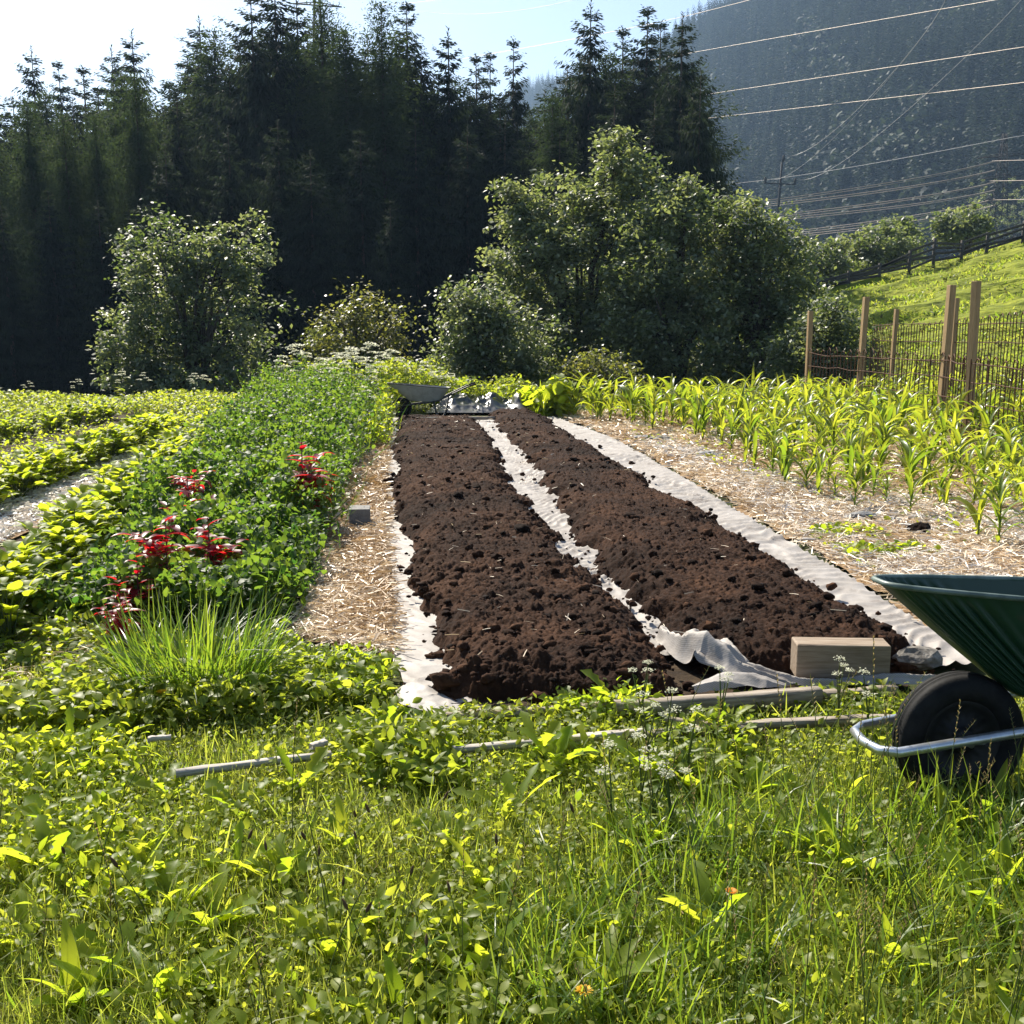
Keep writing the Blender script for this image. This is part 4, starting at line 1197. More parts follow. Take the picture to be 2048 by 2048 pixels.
wire([(1300, 206, 150), (1432, 185, 130), (1750, 141, 100), (2048, 92, 80), (2150, 76, 75)], .027, 'bright overhead wire across the mountain, middle one of the three long ones')
wire([(1320, 248, 150), (1455, 231, 130), (1760, 200, 100), (2048, 163, 80), (2150, 150, 75)], .027, 'bright overhead wire across the mountain, lowest of the three long ones')
wire([(1420, 372, 200), (1560, 356, 190), (1760, 325, 175), (1900, 300, 165), (2010, 276, 158), (2080, 268, 154)], .045, 'dim wire from behind the power pole up to the top of the lattice pylon', 'wire_dim')
wire([(1568, 309, 150), (1610, 301, 147), (1690, 246, 138), (1790, 143, 122), (1850, 55, 108), (1900, -30, 98)], .03, 'sagging wire climbing from the top of the power pole', 'wire_dim')
wire([(1532, 353, 150), (1575, 347, 147), (1660, 288, 138), (1770, 168, 122), (1850, 58, 108), (1890, -10, 98)], .03, 'sagging wire climbing from the left arm of the power pole', 'wire_dim')
wire([(1591, 357, 150), (1640, 349, 147), (1740, 287, 135), (1860, 180, 118), (1960, 82, 105), (2060, -20, 92)], .03, 'sagging wire climbing from the right arm of the power pole', 'wire_dim')
low = [(408, 322, 'first and uppermost'), (415, 340, 'second'), (438, 364, 'third'), (444, 380, 'fourth'), (462, 397, 'fifth'), (470, 410, 'lowest')]
for k, (ya, yb, nm) in enumerate(low):
    x0 = 1480 if k < 4 else 1590
    ym = (ya + yb) / 2 + 7
    for dd in (0, 4):
        wire([(x0 - 60, ya + 8 + dd, 190), (x0, ya + dd, 185), (x0 + (1990 - x0) * .5, ym + dd, 172), (1990, yb + dd * .3, 160)], .06, '%s low bundled wire strung to the lattice pylon, %s strand of its pair' % (nm, 'upper' if dd == 0 else 'lower'))
wire([(1985, 322, 160), (2060, 320, 140), (2150, 318, 120)], .05, 'wire leaving the upper arm of the lattice pylon over the right edge')
wire([(1980, 362, 160), (2060, 361, 140), (2150, 360, 120)], .05, 'wire leaving the middle arm of the lattice pylon over the right edge')
wire([(1985, 400, 160), (2060, 399, 140), (2150, 399, 120)], .05, 'wire leaving the lower arm of the lattice pylon over the right edge')

# wooden power pole with a cross arm
Yp = 150
b = at(1552, 470, Yp); tp = at(1564, 324, Yp)
root = empty('power_pole', (b.x, Yp, b.z))
lo = lambda px, py: at(px, py, Yp) - Vector((b.x, Yp, b.z))
pm = MB(); add_tube(pm, [(0, 0, -1.5), tuple(lo(1564, 324))], [.20, .14], 8); pm.build('pole', M['pole_grey'], root)
pm = MB(); add_tube(pm, [tuple(lo(1528, 366)), tuple(lo(1591, 369))], .10, 6); pm.build('cross_arm', M['pole_grey'], root)
for (x0, y0, x1, y1) in ((1566, 325, 1568, 310), (1531, 365, 1531, 354), (1590, 368, 1591, 357)):
    pm = MB(); add_tube(pm, [tuple(lo(x0, y0)), tuple(lo((x0 + x1) / 2, (y0 + y1) / 2)), tuple(lo(x1, y1))], [.13, .20, .13], 8); pm.build('insulator', M['pole_grey'], root)
tag(root, 'grey power pole with one cross arm and three insulators, rising from the leafy trees', 'power pole')

# lattice pylons
def pylon(px_c, py_top, py_bot, Y, wpx_bot, arms, label, wpx_top=6):
    b = at(px_c, py_bot, Y); root = empty('lattice_pylon', (b.x, Y, b.z))
    k = Y / FPX
    H = (py_bot - py_top) * k; w0, w1 = wpx_bot * k, wpx_top * k
    t_ = MB(); lv = 9
    wz = lambda z: w0 + (w1 - w0) * min(1, z / H)
    cs = [(-.5, -.5), (.5, -.5), (.5, .5), (-.5, .5)]
    for c in cs: add_tube(t_, [(c[0] * wz(0), c[1] * wz(0), 0), (c[0] * w1, c[1] * w1, H)], .06, 4)
    for i in range(lv):
        z0, z1 = H * i / lv, H * (i + 1) / lv
        for j in range(4):
            a, c = cs[j], cs[(j + 1) % 4]
            add_tube(t_, [(a[0] * wz(z0), a[1] * wz(z0), z0), (c[0] * wz(z1), c[1] * wz(z1), z1)], .04, 4)
            add_tube(t_, [(c[0] * wz(z0), c[1] * wz(z0), z0), (a[0] * wz(z1), a[1] * wz(z1), z1)], .04, 4)
    t_.build('tower', M['pole_grey'], root)
    for (py, hw, tilt) in arms:
        z = (py_bot - py) * k; h = hw * k
        am = MB()
        add_tube(am, [(-h, 0, z - tilt * k), (h, 0, z + tilt * k)], .07, 4); add_tube(am, [(-h, 0, z - tilt * k), (0, 0, z + 6 * k), (h, 0, z + tilt * k)], .05, 4)
        for q in np.linspace(-.8, .8, 8): add_tube(am, [(q * h, 0, z + q * tilt * k), (q * h + .1 * h, 0, z + 6 * k * (1 - abs(q)) + .01)], .035, 4)
        am.build('cross_arm', M['pole_grey'], root)
    tag(root, label, 'pylon', 'lattice pylons')
pylon(1996, 280, 440, 160, 26, [(322, 48, 4), (361, 40, 3), (400, 30, 3)], 'lattice pylon with three cross arms near the right edge, before the mountain')
pylon(642, 8, 260, 110, 30, [(12, 52, -4), (38, 46, -3)], 'lattice pylon arms just showing above the tallest trees of the forest', 8)

# ================================================================== crops
def curved_leaf(base, yaw, pitch0, L, Wd, bend, n=7, prof=None, fold=.35, twist=0.0):
    """leaf ribbon, three vertices across, arching over; returns V, F"""
    prof = prof or (lambda u: (min(1, u * 5 + .35)) * (1 - u ** 2.2) + .02)
    V, F = [], []
    p = np.array(base, float); a = pitch0; d = np.array((math.cos(yaw), math.sin(yaw)))
    side = np.array((-d[1], d[0], 0))
    for i in range(n + 1):
        u = i / n; h = prof(u) * Wd / 2
        t = np.array((d[0] * math.cos(a), d[1] * math.cos(a), math.sin(a)))
        nrm = np.cross(t, side)
        tw = twist * u
        sd_ = side * math.cos(tw) + nrm * math.sin(tw)
        V += [p + sd_ * h - nrm * (-fold * h), p, p - sd_ * h - nrm * (-fold * h)]
        p = p + t * (L / n); a -= bend / n * (.5 + u)
    for i in range(n):
        b = 3 * i
        F += [(b, b + 1, b + 4, b + 3), (b + 1, b + 2, b + 5, b + 4)]
    return V, F

def maize_variant(seed, H, nl):
    r = random.Random(seed); mb = MB()
    for k in range(nl):
        u = k / (nl - 1); z = H * (.10 + .55 * u)
        yaw = (k % 2) * math.pi + r.gauss(0, .45) + seed
        V, F = curved_leaf((0, 0, z), yaw, 1.14 + .25 * u + r.gauss(0, .12), H * (.55 + .38 * math.sin(u * 3)) * r.uniform(.85, 1.2), .048 * (.7 + .6 * math.sin(.4 + u * 2.3)) * H / .6, 2.3 - .8 * u + r.gauss(0, .4), 8, twist=r.gauss(0, .8))
        mb.add(V, F, r.random())
    lv = mb.mesh('foliage', M['maize'])
    sm = MB(); add_tube(sm, [(0, 0, -.03), (.005, 0, H * .35), (0, .005, H * .72)], [.014, .011, .006], 6, rnd=.5)
    return lv, sm.mesh('stalk', M['maize_stalk'])
MZ = [maize_variant(i, .62, 8 + i % 3) for i in range(7)]
poly = np.array([p[:2] for p in gpoly([(1070, 826), (1085, 838), (1240, 852), (1400, 888), (1500, 940), (1590, 985), (1700, 1025), (1840, 1040), (1960, 1095), (2110, 1110), (2200, 900), (2120, 812)])])
cand = []
s0, t0 = st(poly.min(0)); 
for i in range(70):
    for j in range(70):
        s_ = 6 + i * .31 + .09 * RNG.normal(); t_ = 2.2 + j * .37 + .07 * RNG.normal()
        x, y = sx(s_, t_)
        if in_poly(np.array([x]), np.array([y]), poly)[0] and y < 18.2 and abs(x) < y * .53: cand.append((x, y))
cand = [c for c in cand if RNG.random() > .08]
cand.sort(key=lambda c: c[1])
for k, (x, y) in enumerate(cand[:300]):
    v = MZ[RNG.integers(len(MZ))]
    sz = np.interp(y, [6.5, 9, 12, 18], [.52, .63, .80, .90]) * (.7 + .5 * RNG.random())
    root = empty('maize_plant', (x, y, .0), RNG.random() * 6.28, sz)
    link('foliage', v[0], root); link('stalk', v[1], root)
    tag(root, 'young bright green maize plant standing in straw in the maize patch', 'maize', 'young maize plants in the patch before the mesh fence')
rest = cand[300:]
if rest:
    mb = MB()
    for x, y in rest:
        v = MZ[RNG.integers(len(MZ))][0]; V = np.empty(len(v.vertices) * 3); v.vertices.foreach_get('co', V); V = V.reshape(-1, 3)
        Fv = np.empty(len(v.loops), np.int32); v.loops.foreach_get('vertex_index', Fv)
        a = RNG.random() * 6.28; sz = .9 * (.7 + .5 * RNG.random()); c_, s_ = math.cos(a) * sz, math.sin(a) * sz
        mb.add(np.stack([V[:, 0] * c_ - V[:, 1] * s_ + x, V[:, 0] * s_ + V[:, 1] * c_ + y, V[:, 2] * sz], -1), Fv.reshape(-1, 4), RNG.random(len(Fv) // 4))
    tag(mb.build('maize_rows', M['maize']), 'farthest rows of young maize merging into one green band', 'maize', kind='stuff')
print('maize', len(cand))

BEAN_P = lambda u: math.sin(min(1, u * 1.05 + .12) * math.pi) ** .7 * (1 - .25 * u) + .02
def bean_variant(seed):
    r = random.Random(seed); mb = MB(); sm = MB()
    for k in range(24):
        yaw = r.random() * 6.28; rad = r.uniform(.02, .15); z = r.uniform(.10, .30) - rad * .35
        base = (math.cos(yaw) * rad, math.sin(yaw) * rad, z)
        add_tube(sm, [(0, 0, 0), (base[0] * .5, base[1] * .5, z * .7), base], [.004, .003, .002], 4, cap=False)
        for q in (-1, 0, 1):
            V, F = curved_leaf(base, yaw + q * 1.0 + r.gauss(0, .2), r.uniform(0, .95), r.uniform(.055, .09), r.uniform(.045, .068), r.uniform(.5, 1.3), 4, BEAN_P, .25)
            mb.add(V, F, r.random())
    return mb.mesh('foliage', M['bean']), sm.mesh('stems', M['stem'])
BV = [bean_variant(i) for i in range(6)]
def bean_row(p0, p1, spacing, label, group, size=1.0, wob=.05):
    a, b = G(*p0), G(*p1); L = (b - a).length; n = int(L / spacing)
    for i in range(n):
        q = a + (b - a) * ((i + .5) / n)
        v = BV[RNG.integers(len(BV))]
        for_ = size * (.8 + .45 * RNG.random())
        root = empty('bean_plant', (q.x + RNG.normal() * wob, q.y + RNG.normal() * wob, .0), RNG.random() * 6.28, for_)
        link('foliage', v[0], root); link('stems', v[1], root)
        tag(root, label, 'bean plant', group)
bean_row((-60, 1218, .2), (432, 836, .22), .13, 'yellow-green bean plant in the row against the dark green peas', 'bean plants in the row beside the peas', 1.12, .06)
bean_row((-30, 1225, .2), (440, 845, .22), .17, 'yellow-green bean plant in the row against the dark green peas', 'bean plants in the row beside the peas', 1.0, .07)
bean_row((-60, 1000, .16), (352, 838, .2), .115, 'yellow-green bean plant in the bushy row beyond the chip path', 'bean plants in the row beyond the chip path', 1.15, .05)
bean_row((-60, 900), (225, 838), .16, 'small yellow-green bean plant in the thin far row', 'bean plants in the thin far row', 1.0, .06)
bean_row((-10, 872), (225, 830), .24, 'small yellow-green bean plant in the thin far row', 'bean plants in the thin far row', .9, .06)

# ---- masses of leaves: peas and low weeds, one object each
def mass(name, px, n, hfun, leaf, mkey, label, seed, kinds=(LEAF, ROUND), zbias=.6, wr=.75, power=.6, clump=2.2, stems=0, pitch=.5, thr=0.0, cat='plants', jit=.03):
    P = gpoly(px); q = sample(P, n, power=power); q = q + RNG.normal(size=q.shape) * jit * (q[:, 1:] / 6)
    cl = fbm(q[:, 0] * clump, q[:, 1] * clump, seed, 3)
    keep = cl + .25 * RNG.random(len(q)) > thr
    q, cl = q[keep], cl[keep]; n = len(q)
    h = hfun(q[:, 0], q[:, 1]) * (.25 + 1.5 * cl)
    z = h * RNG.random(n) ** zbias
    mb = MB(); ln = leaf * (.6 + .8 * RNG.random(n))
    tint = np.clip(.25 + .5 * cl + .25 * RNG.normal(size=n), 0, 1)
    K = RNG.integers(len(kinds), size=n)
    for k, T in enumerate(kinds):
        s_ = K == k; m = int(s_.sum())
        scatter(mb, T, np.stack([q[s_, 0], q[s_, 1], z[s_]], -1), rots(RNG.random(m) * 6.28, .1 + pitch * RNG.normal(size=m), .5 * RNG.normal(size=m)), ln[s_] * wr, ln[s_], tint[s_])
    if stems:
        j = RNG.integers(n, size=stems)
        hh = h[j] * (.7 + .45 * RNG.random(stems))
        scatter(mb, BLADES[1], np.stack([q[j, 0], q[j, 1], np.zeros(stems)], -1), rots(RNG.random(stems) * 6.28, 1.2 + .25 * RNG.normal(size=stems), RNG.normal(size=stems)), .006, hh, RNG.random(stems))
    return tag(mb.build(name, M[mkey], smooth=False), label, cat, kind='stuff')

pea_px = [(513, 794, .55), (560, 822), (735, 826), (728, 880), (680, 960), (628, 1100), (590, 1220), (520, 1285), (330, 1285), (150, 1250), (80, 1240), (90, 1190, .2), (160, 1125, .25), (215, 1085, .28), (285, 1030, .3), (288, 975, .35), (305, 925, .4), (414, 877, .45), (447, 823, .5)]
pea_h = lambda x, y: np.interp(y, [4.5, 6, 9, 13, 17], [.24, .30, .42, .58, .70])
mass('pea_vines', pea_px, 90000, pea_h, .042, 'pea', 'tangled mass of green pea vines between the bean row and the straw path', 501, (LEAF, ROUND, LEAF_FLAT), .6, .75, .9, 3.2, 9000, .85, jit=.07)
mass('low_weeds', [(-260, 1180), (20, 1225), (150, 1230), (330, 1280), (560, 1285), (600, 1330), (780, 1345), (760, 1420), (300, 1480), (-400, 1500)], 17000, lambda x, y: .11 + 0 * x, .042, 'weed', 'mixed low weeds and clover below the pea vines', 511, (LEAF, ROUND, LEAF), .8, .7, .3, 3, 900, .5, .42)
mass('low_weeds', [(-600, 836), (-100, 812), (430, 806), (560, 812), (430, 845), (380, 838), (200, 828), (-60, 850)], 16000, lambda x, y: .26 + 0 * x, .065, 'weed', 'band of yellow-green plants at the far side of the field before the trees', 513, (LEAF, LEAF_FLAT), .6, .6, 0, .9, 1500)
mass('low_weeds', [(690, 845), (760, 838), (775, 850), (768, 900), (740, 900), (700, 940)], 5000, lambda x, y: np.interp(y, [11, 15, 17.5], [.22, .5, .62]), .05, 'rosette', 'yellow-green weeds crowding the edge of the straw path beside the fabric', 514, (LEAF, ROUND), .6, .7, 0, 2, 500)
mass('low_weeds', [(700, 826), (960, 826), (1060, 826), (1100, 815), (600, 812)], 9000, lambda x, y: np.interp(x, [-4, -1.5, 1, 2], [.75, .75, .28, .25]), .07, 'weed', 'green weeds behind the grey wheelbarrow', 515, (LEAF, ROUND), .55, .6, 0, 1.4, 800)
mass('low_weeds', [(1090, 835), (1130, 838), (1110, 822), (1060, 822)], 1500, lambda x, y: .5 + 0 * x, .16, 'rosette', 'broad-leaved green plants at the near corner of the far maize', 519, (ROUND, LEAF_FLAT), .6, .9, 0, 2, 60)
mass('low_weeds', [(1610, 1060), (1720, 1060), (1850, 1110), (1900, 1150), (1750, 1150), (1640, 1090)], 2300, lambda x, y: .06 + 0 * x, .04, 'rosette', 'sparse low weeds in the straw beside the slate stone', 516, (LEAF, ROUND), .8, .7, 0, 3.5, 60, .5, .60)
mass('low_weeds', [(1930, 1000), (2200, 1050), (2300, 880), (2120, 850), (2010, 880)], 3200, lambda x, y: .24 + 0 * x, .05, 'weed', 'green weeds between the maize near the right edge', 517, (LEAF, ROUND), .7, .7, 0, 2, 300, .5, .45)
mass('low_weeds', [(1600, 822), (2300, 850), (2300, 800), (1620, 800)], 7000, lambda x, y: .45 + 0 * x, .07, 'weed', 'weeds growing through the foot of the rusty mesh fence', 518, (LEAF, LEAF_FLAT), .6, .6, 0, 1.2, 900)
mass('low_weeds', [(1250, 880), (1500, 960), (1700, 1040), (1950, 1100), (2200, 1000), (2000, 850), (1300, 840)], 5200, lambda x, y: .07 + 0 * x, .045, 'weed', 'low weeds among the maize stalks', 520, (LEAF, ROUND), .8, .6, 0, 1.6, 100, .5, .55)

mass('low_weeds', [(840, 1446), (1300, 1424), (1780, 1392), (1790, 1436), (1300, 1470), (850, 1510)], 3600, lambda x, y: .065 + 0 * x, .03, 'weed', 'weeds half covering the timbers and laths', 521, (LEAF, LEAF_FLAT), .8, .6, 0, 3, 500, .6, .45)
mass('low_weeds', [(-80, 880), (150, 850), (240, 846), (60, 925), (-80, 960)], 1400, lambda x, y: .1 + 0 * x, .045, 'bean', 'scattered seedlings on bare soil between the far bean rows', 522, (LEAF, ROUND), .8, .7, 0, 2.5, 60, .5, .5)
# ---- straw lying about
def litter(name, px, n, ln, mkey, label, seed, z0=.03, power=.8, thr=.0, tintc=.5, wid=.007):
    q = sample(gpoly(px), n, power=power)
    cl = fbm(q[:, 0] * 1.6, q[:, 1] * 1.6, seed, 4)
    q = q[cl + .3 * RNG.random(n) > thr]; n = len(q); cl = fbm(q[:, 0] * 1.6, q[:, 1] * 1.6, seed + 9, 4)
    L = ln * (.4 + 1.1 * RNG.random(n)); mb = MB()
    far = np.clip(q[:, 1] / 7, .8, 2.0)
    scatter(mb, STRAW, np.stack([q[:, 0], q[:, 1], z0 + .035 * RNG.random(n)], -1), rots(RNG.random(n) * 6.28, .22 * RNG.normal(size=n), .8 * RNG.normal(size=n)), wid * (.5 + RNG.random(n)) * far, L, np.clip(tintc + 1.5 * (cl - .5) + .22 * RNG.normal(size=n), 0, 1))
    return tag(mb.build(name, M[mkey], smooth=False), label, 'straw', kind='stuff')
litter('straw', path_px, 24000, .085, 'straw', 'golden straw spread along the path beside the peas', 601, .035, .8, .2, .35)
litter('straw', path2_px, 9000, .05, 'chips', 'pale chips scattered over the path between the bean rows', 602, .03, .8, .0, .95, .014)
litter('straw', mulch_px, 80000, .09, 'straw', 'pale and golden straw spread between the fabric and the maize', 603, .025, .9, .46, .6, .008)
litter('straw', [(-200, 1220), (60, 1230), (330, 1290), (400, 1360), (-200, 1420)], 2500, .07, 'straw', 'dry straw scattered over bare soil among the weeds', 604, .02, .3, .3, .6)
litter('straw', [(1400, 900), (1700, 1000), (2300, 1000), (2300, 1300), (1950, 1300), (1600, 1080), (1250, 870)], 15000, .08, 'chips', 'bleached pale straw lying round the nearest maize', 606, .03, .9, .5, .9)
q = litter('straw', [(865, 1400), (1300, 1360), (1700, 1280), (1300, 980), (1060, 850), (800, 850), (830, 1200)], 260, .05, 'straw', 'a few pale straws lying on the dark soil', 605, .14, .8, .0, .8, .004)

# ---- red orach
def orach_variant(seed, H):
    r = random.Random(seed); mb = MB(); sm = MB()
    br = [((0, 0, 0), (r.gauss(0, .02), r.gauss(0, .02), H), 1.0)]
    for k in range(4):
        z = H * r.uniform(.25, .7); a = r.random() * 6.28; l = H * r.uniform(.25, .45)
        br.append(((0, 0, z), (math.cos(a) * l * .75, math.sin(a) * l * .75, z + l * .7), .6))
    for (a, b, s_) in br:
        add_tube(sm, [a, b], [.006 * s_, .003 * s_], 5, cap=False)
        nl = int(15 * s_)
        for k in range(nl):
            u = (k + .7) / nl; p = [a[i] + (b[i] - a[i]) * u for i in range(3)]
            V, F = curved_leaf(p, k * 2.4 + r.gauss(0, .3), r.uniform(-.1, .6), r.uniform(.12, .20) * (1.1 - .5 * u), r.uniform(.055, .08) * (1.1 - .45 * u), r.uniform(.6, 1.6), 5,
                               lambda w: math.sin(min(1, w * .95 + .14) * math.pi) ** .8 * (1 - .3 * w) + .02, .3)
            mb.add(V, F, r.random())
    return mb.mesh('foliage', M['orach']), sm.mesh('stems', M['orach_stem'])
OV = [orach_variant(3, .56), orach_variant(4, .50), orach_variant(5, .58)]
for px, Y, v, s_, lb in [(275, 4.75, 0, .72, 'red-leaved orach plant nearest of all, left of the tuft of tall grass'), (335, 5.0, 2, .9, 'large red-leaved orach plant behind the tuft of tall grass'),
                         (425, 5.3, 1, .96, 'red-leaved orach plant right of the largest one, half hidden by grass blades'), (395, 6.4, 0, .95, 'red-leaved orach plant in the middle of the peas'),
                         (395, 7.3, 2, .78, 'small red-leaved orach plant farthest back in the peas'), (612, 7.2, 1, 1.35, 'red-leaved orach plant at the straw-path side of the peas'),
                         (240, 4.5, 1, .6, 'low red-leaved orach plant at the front corner of the peas')]:
    p = at(px, 1200, Y); root = empty('red_orach', (p.x, Y, 0), RNG.random() * 6.28, s_)
    link('foliage', OV[v][0], root); link('stems', OV[v][1], root)
    tag(root, lb, 'red plant', 'red orach plants among the peas')

# ---- tuft of tall grass in front of the red plants
n = 620
c = at(400, 1400, 3.95); aa = RNG.random(n) * 6.28; rr_ = .22 * np.sqrt(RNG.random(n))
pos = np.stack([np.cos(aa) * rr_ * 1.25, np.sin(aa) * rr_ * .8, np.zeros(n)], -1)
mb = MB()
for k in range(4):
    s_ = np.arange(n) % 4 == k; m = int(s_.sum())
    scatter(mb, BLADES[k], pos[s_], rots(aa[s_] - 1.57 + .6 * RNG.normal(size=m), 1.38 - .6 * rr_[s_] + .1 * RNG.normal(size=m), .5 * RNG.normal(size=m)), .0058 + .003 * RNG.random(m), .22 + .27 * RNG.random(m), RNG.random(m))
tag(mb.build('grass_tuft', M['tuft'], loc=(c.x, 3.95, 0)), 'dense tuft of tall upright grass standing in front of the red orach', 'grass tuft')

# ---- white umbels
def umbel_variant(seed, H, flat=.05, nst=5, tall_leaf=.12, head=.075):
    r = random.Random(seed); st_, lf, heads = MB(), MB(), []
    tops = [(r.gauss(0, .02), r.gauss(0, .02), H)]
    for k in range(nst - 1):
        a = r.random() * 6.28; l = r.uniform(.08, .22) * H
        tops.append((math.cos(a) * l, math.sin(a) * l, H * r.uniform(.72, .98)))
    for t in tops:
        hd = MB(); heads.append(hd)
        add_tube(st_, [(0, 0, 0), (t[0] * .15, t[1] * .15, t[2] * .5), t], [.005, .004, .002], 4, cap=False)
        m = 46; a = np.array([r.random() * 6.28 for _ in range(m)]); q = np.sqrt(np.array([r.random() for _ in range(m)])) * head * r.uniform(.7, 1.2)
        pos = np.stack([t[0] + np.cos(a) * q, t[1] + np.sin(a) * q, t[2] + .02 - q * q * 2.5 + .004 * np.array([r.gauss(0, 1) for _ in range(m)])], -1)
        scatter(hd, ROUND, pos, rots(a, np.array([r.gauss(0, .35) for _ in range(m)]), 0.0), head * .28, head * .28, np.array([r.random() for _ in range(m)]))
    for k in range(7):
        V, F = curved_leaf((0, 0, H * r.uniform(.05, .55)), r.random() * 6.28, r.uniform(.2, .8), tall_leaf * r.uniform(.7, 1.3), tall_leaf * .5, 1.0, 6, lambda u: (.5 + .5 * (int(u * 6) % 2)) * (1 - u * .8))
        lf.add(V, F, r.random())
    return [h.mesh('flower_head', M['umbel']) for h in heads], st_.mesh('stems', M['stem']), lf.mesh('foliage', M['weed'])
UV_ = [umbel_variant(1, 1.0, nst=6, tall_leaf=.25, head=.085), umbel_variant(2, .9, nst=5, tall_leaf=.25, head=.075), umbel_variant(3, 1.1, nst=7, tall_leaf=.25, head=.09)]
YV = [umbel_variant(11, .34, nst=3, tall_leaf=.09, head=.028), umbel_variant(12, .30, nst=2, tall_leaf=.08, head=.026), umbel_variant(13, .38, nst=4, tall_leaf=.09, head=.03)]
for px, Y, v, s_ in [(572, 16.5, 0, .92), (600, 16.8, 2, .98), (655, 16.2, 1, .9), (690, 15.6, 0, .85), (712, 16.4, 2, .88), (735, 15.0, 1, .92), (757, 16.0, 0, .85), (780, 17.4, 2, .9), (815, 18.6, 1, .8), (850, 18.6, 0, .78), (885, 18.9, 1, .75), (640, 17.0, 2, .8), (728, 13.2, 1, .72),
                     (705, 15.2, 2, .96), (742, 16.6, 2, 1.0), (675, 17, 0, .95), (250, 19, 0, .62), (290, 19, 1, .66), (390, 19.2, 0, .58), (410, 19.3, 2, .5), (60, 19.2, 1, .5), (160, 19.3, 0, .48), (870, 17.9, 2, .6), (905, 18.6, 0, .6)]:
    p = at(px, 820, Y); root = empty('umbel_plant', (p.x, Y, 0), RNG.random() * 6.28, s_ * 1.12)
    [link('flower_head', h, root) for h in UV_[v][0]]; link('stems', UV_[v][1], root); link('foliage', UV_[v][2], root)
    tag(root, 'tall weed with flat creamy umbels growing at the far edge of the field', 'wildflower', 'tall umbel flowers at the far edge of the field')
for px, py, z, v in [(1285, 1330, 0, 0), (1297, 1395, 0, 2), (1378, 1425, 0, 1), (1335, 1385, 0, 1), (1445, 1340, 0, 0), (1682, 1320, .0, 2), (1742, 1352, 0, 1), (1225, 1504, 0, 1), (1310, 1508, 0, 2), (1345, 1520, 0, 0), (1285, 1475, 0, 1)]:
    h_ = (.34, .30, .38)[v]
    hz_ = .26
    g = G(px, py, hz_); root = empty('yarrow', (g.x, g.y, 0), RNG.random() * 6.28, hz_ / h_)
    [link('flower_head', h, root) for h in YV[v][0]]; link('stems', YV[v][1], root); link('foliage', YV[v][2], root)
    tag(root, 'thin-stemmed wildflower with small flat white heads before the timbers', 'wildflower', 'small white umbel flowers in the grass')

# ================================================================== the grass in front
front_px = [(-900, 1420), (-300, 1330), (300, 1340), (600, 1320), (790, 1400), (830, 1452), (1300, 1432), (1560, 1405), (1790, 1395), (2400, 1390), (3000, 2500), (-1000, 2500)]
FP = gpoly(front_px)
def grow(y):      # lower near the timbers, taller towards the viewer
    return np.interp(y, [1.3, 2.4, 3.0, 3.5, 4.2], [1.15, 1.0, .8, .62, .6])
def grass(name, n, lo, hi, wid, mkey, label, seed, thr=.0, pit=1.15, power=.0, cat='grass'):
    q = sample(FP, n, power=power)
    cl = fbm(q[:, 0] * 2.6, q[:, 1] * 2.6, seed, 3)
    ok = (cl + .2 * RNG.random(n) > thr) & (np.abs(q[:, 0]) < q[:, 1] * .56 + .25)
    q, cl = q[ok], cl[ok]; n = len(q)
    L = (lo + (hi - lo) * RNG.random(n) ** 1.6) * (.6 + .8 * cl) * grow(q[:, 1])
    mb = MB(); K = RNG.integers(5, size=n)
    for k in range(5):
        s_ = K == k; m = int(s_.sum())
        scatter(mb, BLADES[k], np.stack([q[s_, 0], q[s_, 1], np.full(m, -.005)], -1), rots(RNG.random(m) * 6.28, pit + .28 * RNG.normal(size=m), .7 * RNG.normal(size=m)), wid * (.6 + .8 * RNG.random(m)), L[s_], np.clip(cl[s_] * .8 + .1 + .25 * RNG.normal(size=m), 0, 1))
    return tag(mb.build(name, M[mkey]), label, cat, kind='stuff')
grass('grass', 290000, .04, .135, .0030, 'grass', 'short sunlit grass covering the foreground', 701, 0)
grass('grass', 6000, .10, .24, .0055, 'grass', 'longer arching grass blades in the foreground', 705, .55, 1.1)
grass('dry_grass', 20000, .04, .14, .0026, 'dry_grass', 'dry straw-coloured blades among the foreground grass', 709, .40, .6)

# taller dark blades in the near corner by the wheelbarrow
n = 2600; q = sample(gpoly([(1080, 1800), (1400, 1660), (2100, 1640), (2300, 2250), (900, 2250)]), n)
cl = fbm(q[:, 0] * 3, q[:, 1] * 3, 741, 3); q = q[cl + .2 * RNG.random(n) > .5]; n = len(q); mb = MB()
for k in range(5):
    s_ = np.arange(n) % 5 == k; m = int(s_.sum())
    scatter(mb, BLADES[k], np.stack([q[s_, 0], q[s_, 1], np.zeros(m)], -1), rots(RNG.random(m) * 6.28, 1.25 + .22 * RNG.normal(size=m), RNG.normal(size=m)), .0036 + .003 * RNG.random(m), .12 + .18 * RNG.random(m), RNG.random(m))
tag(mb.build('grass', M['tuft']), 'taller dark green blades in the near foreground on the wheelbarrow side', 'grass', kind='stuff')

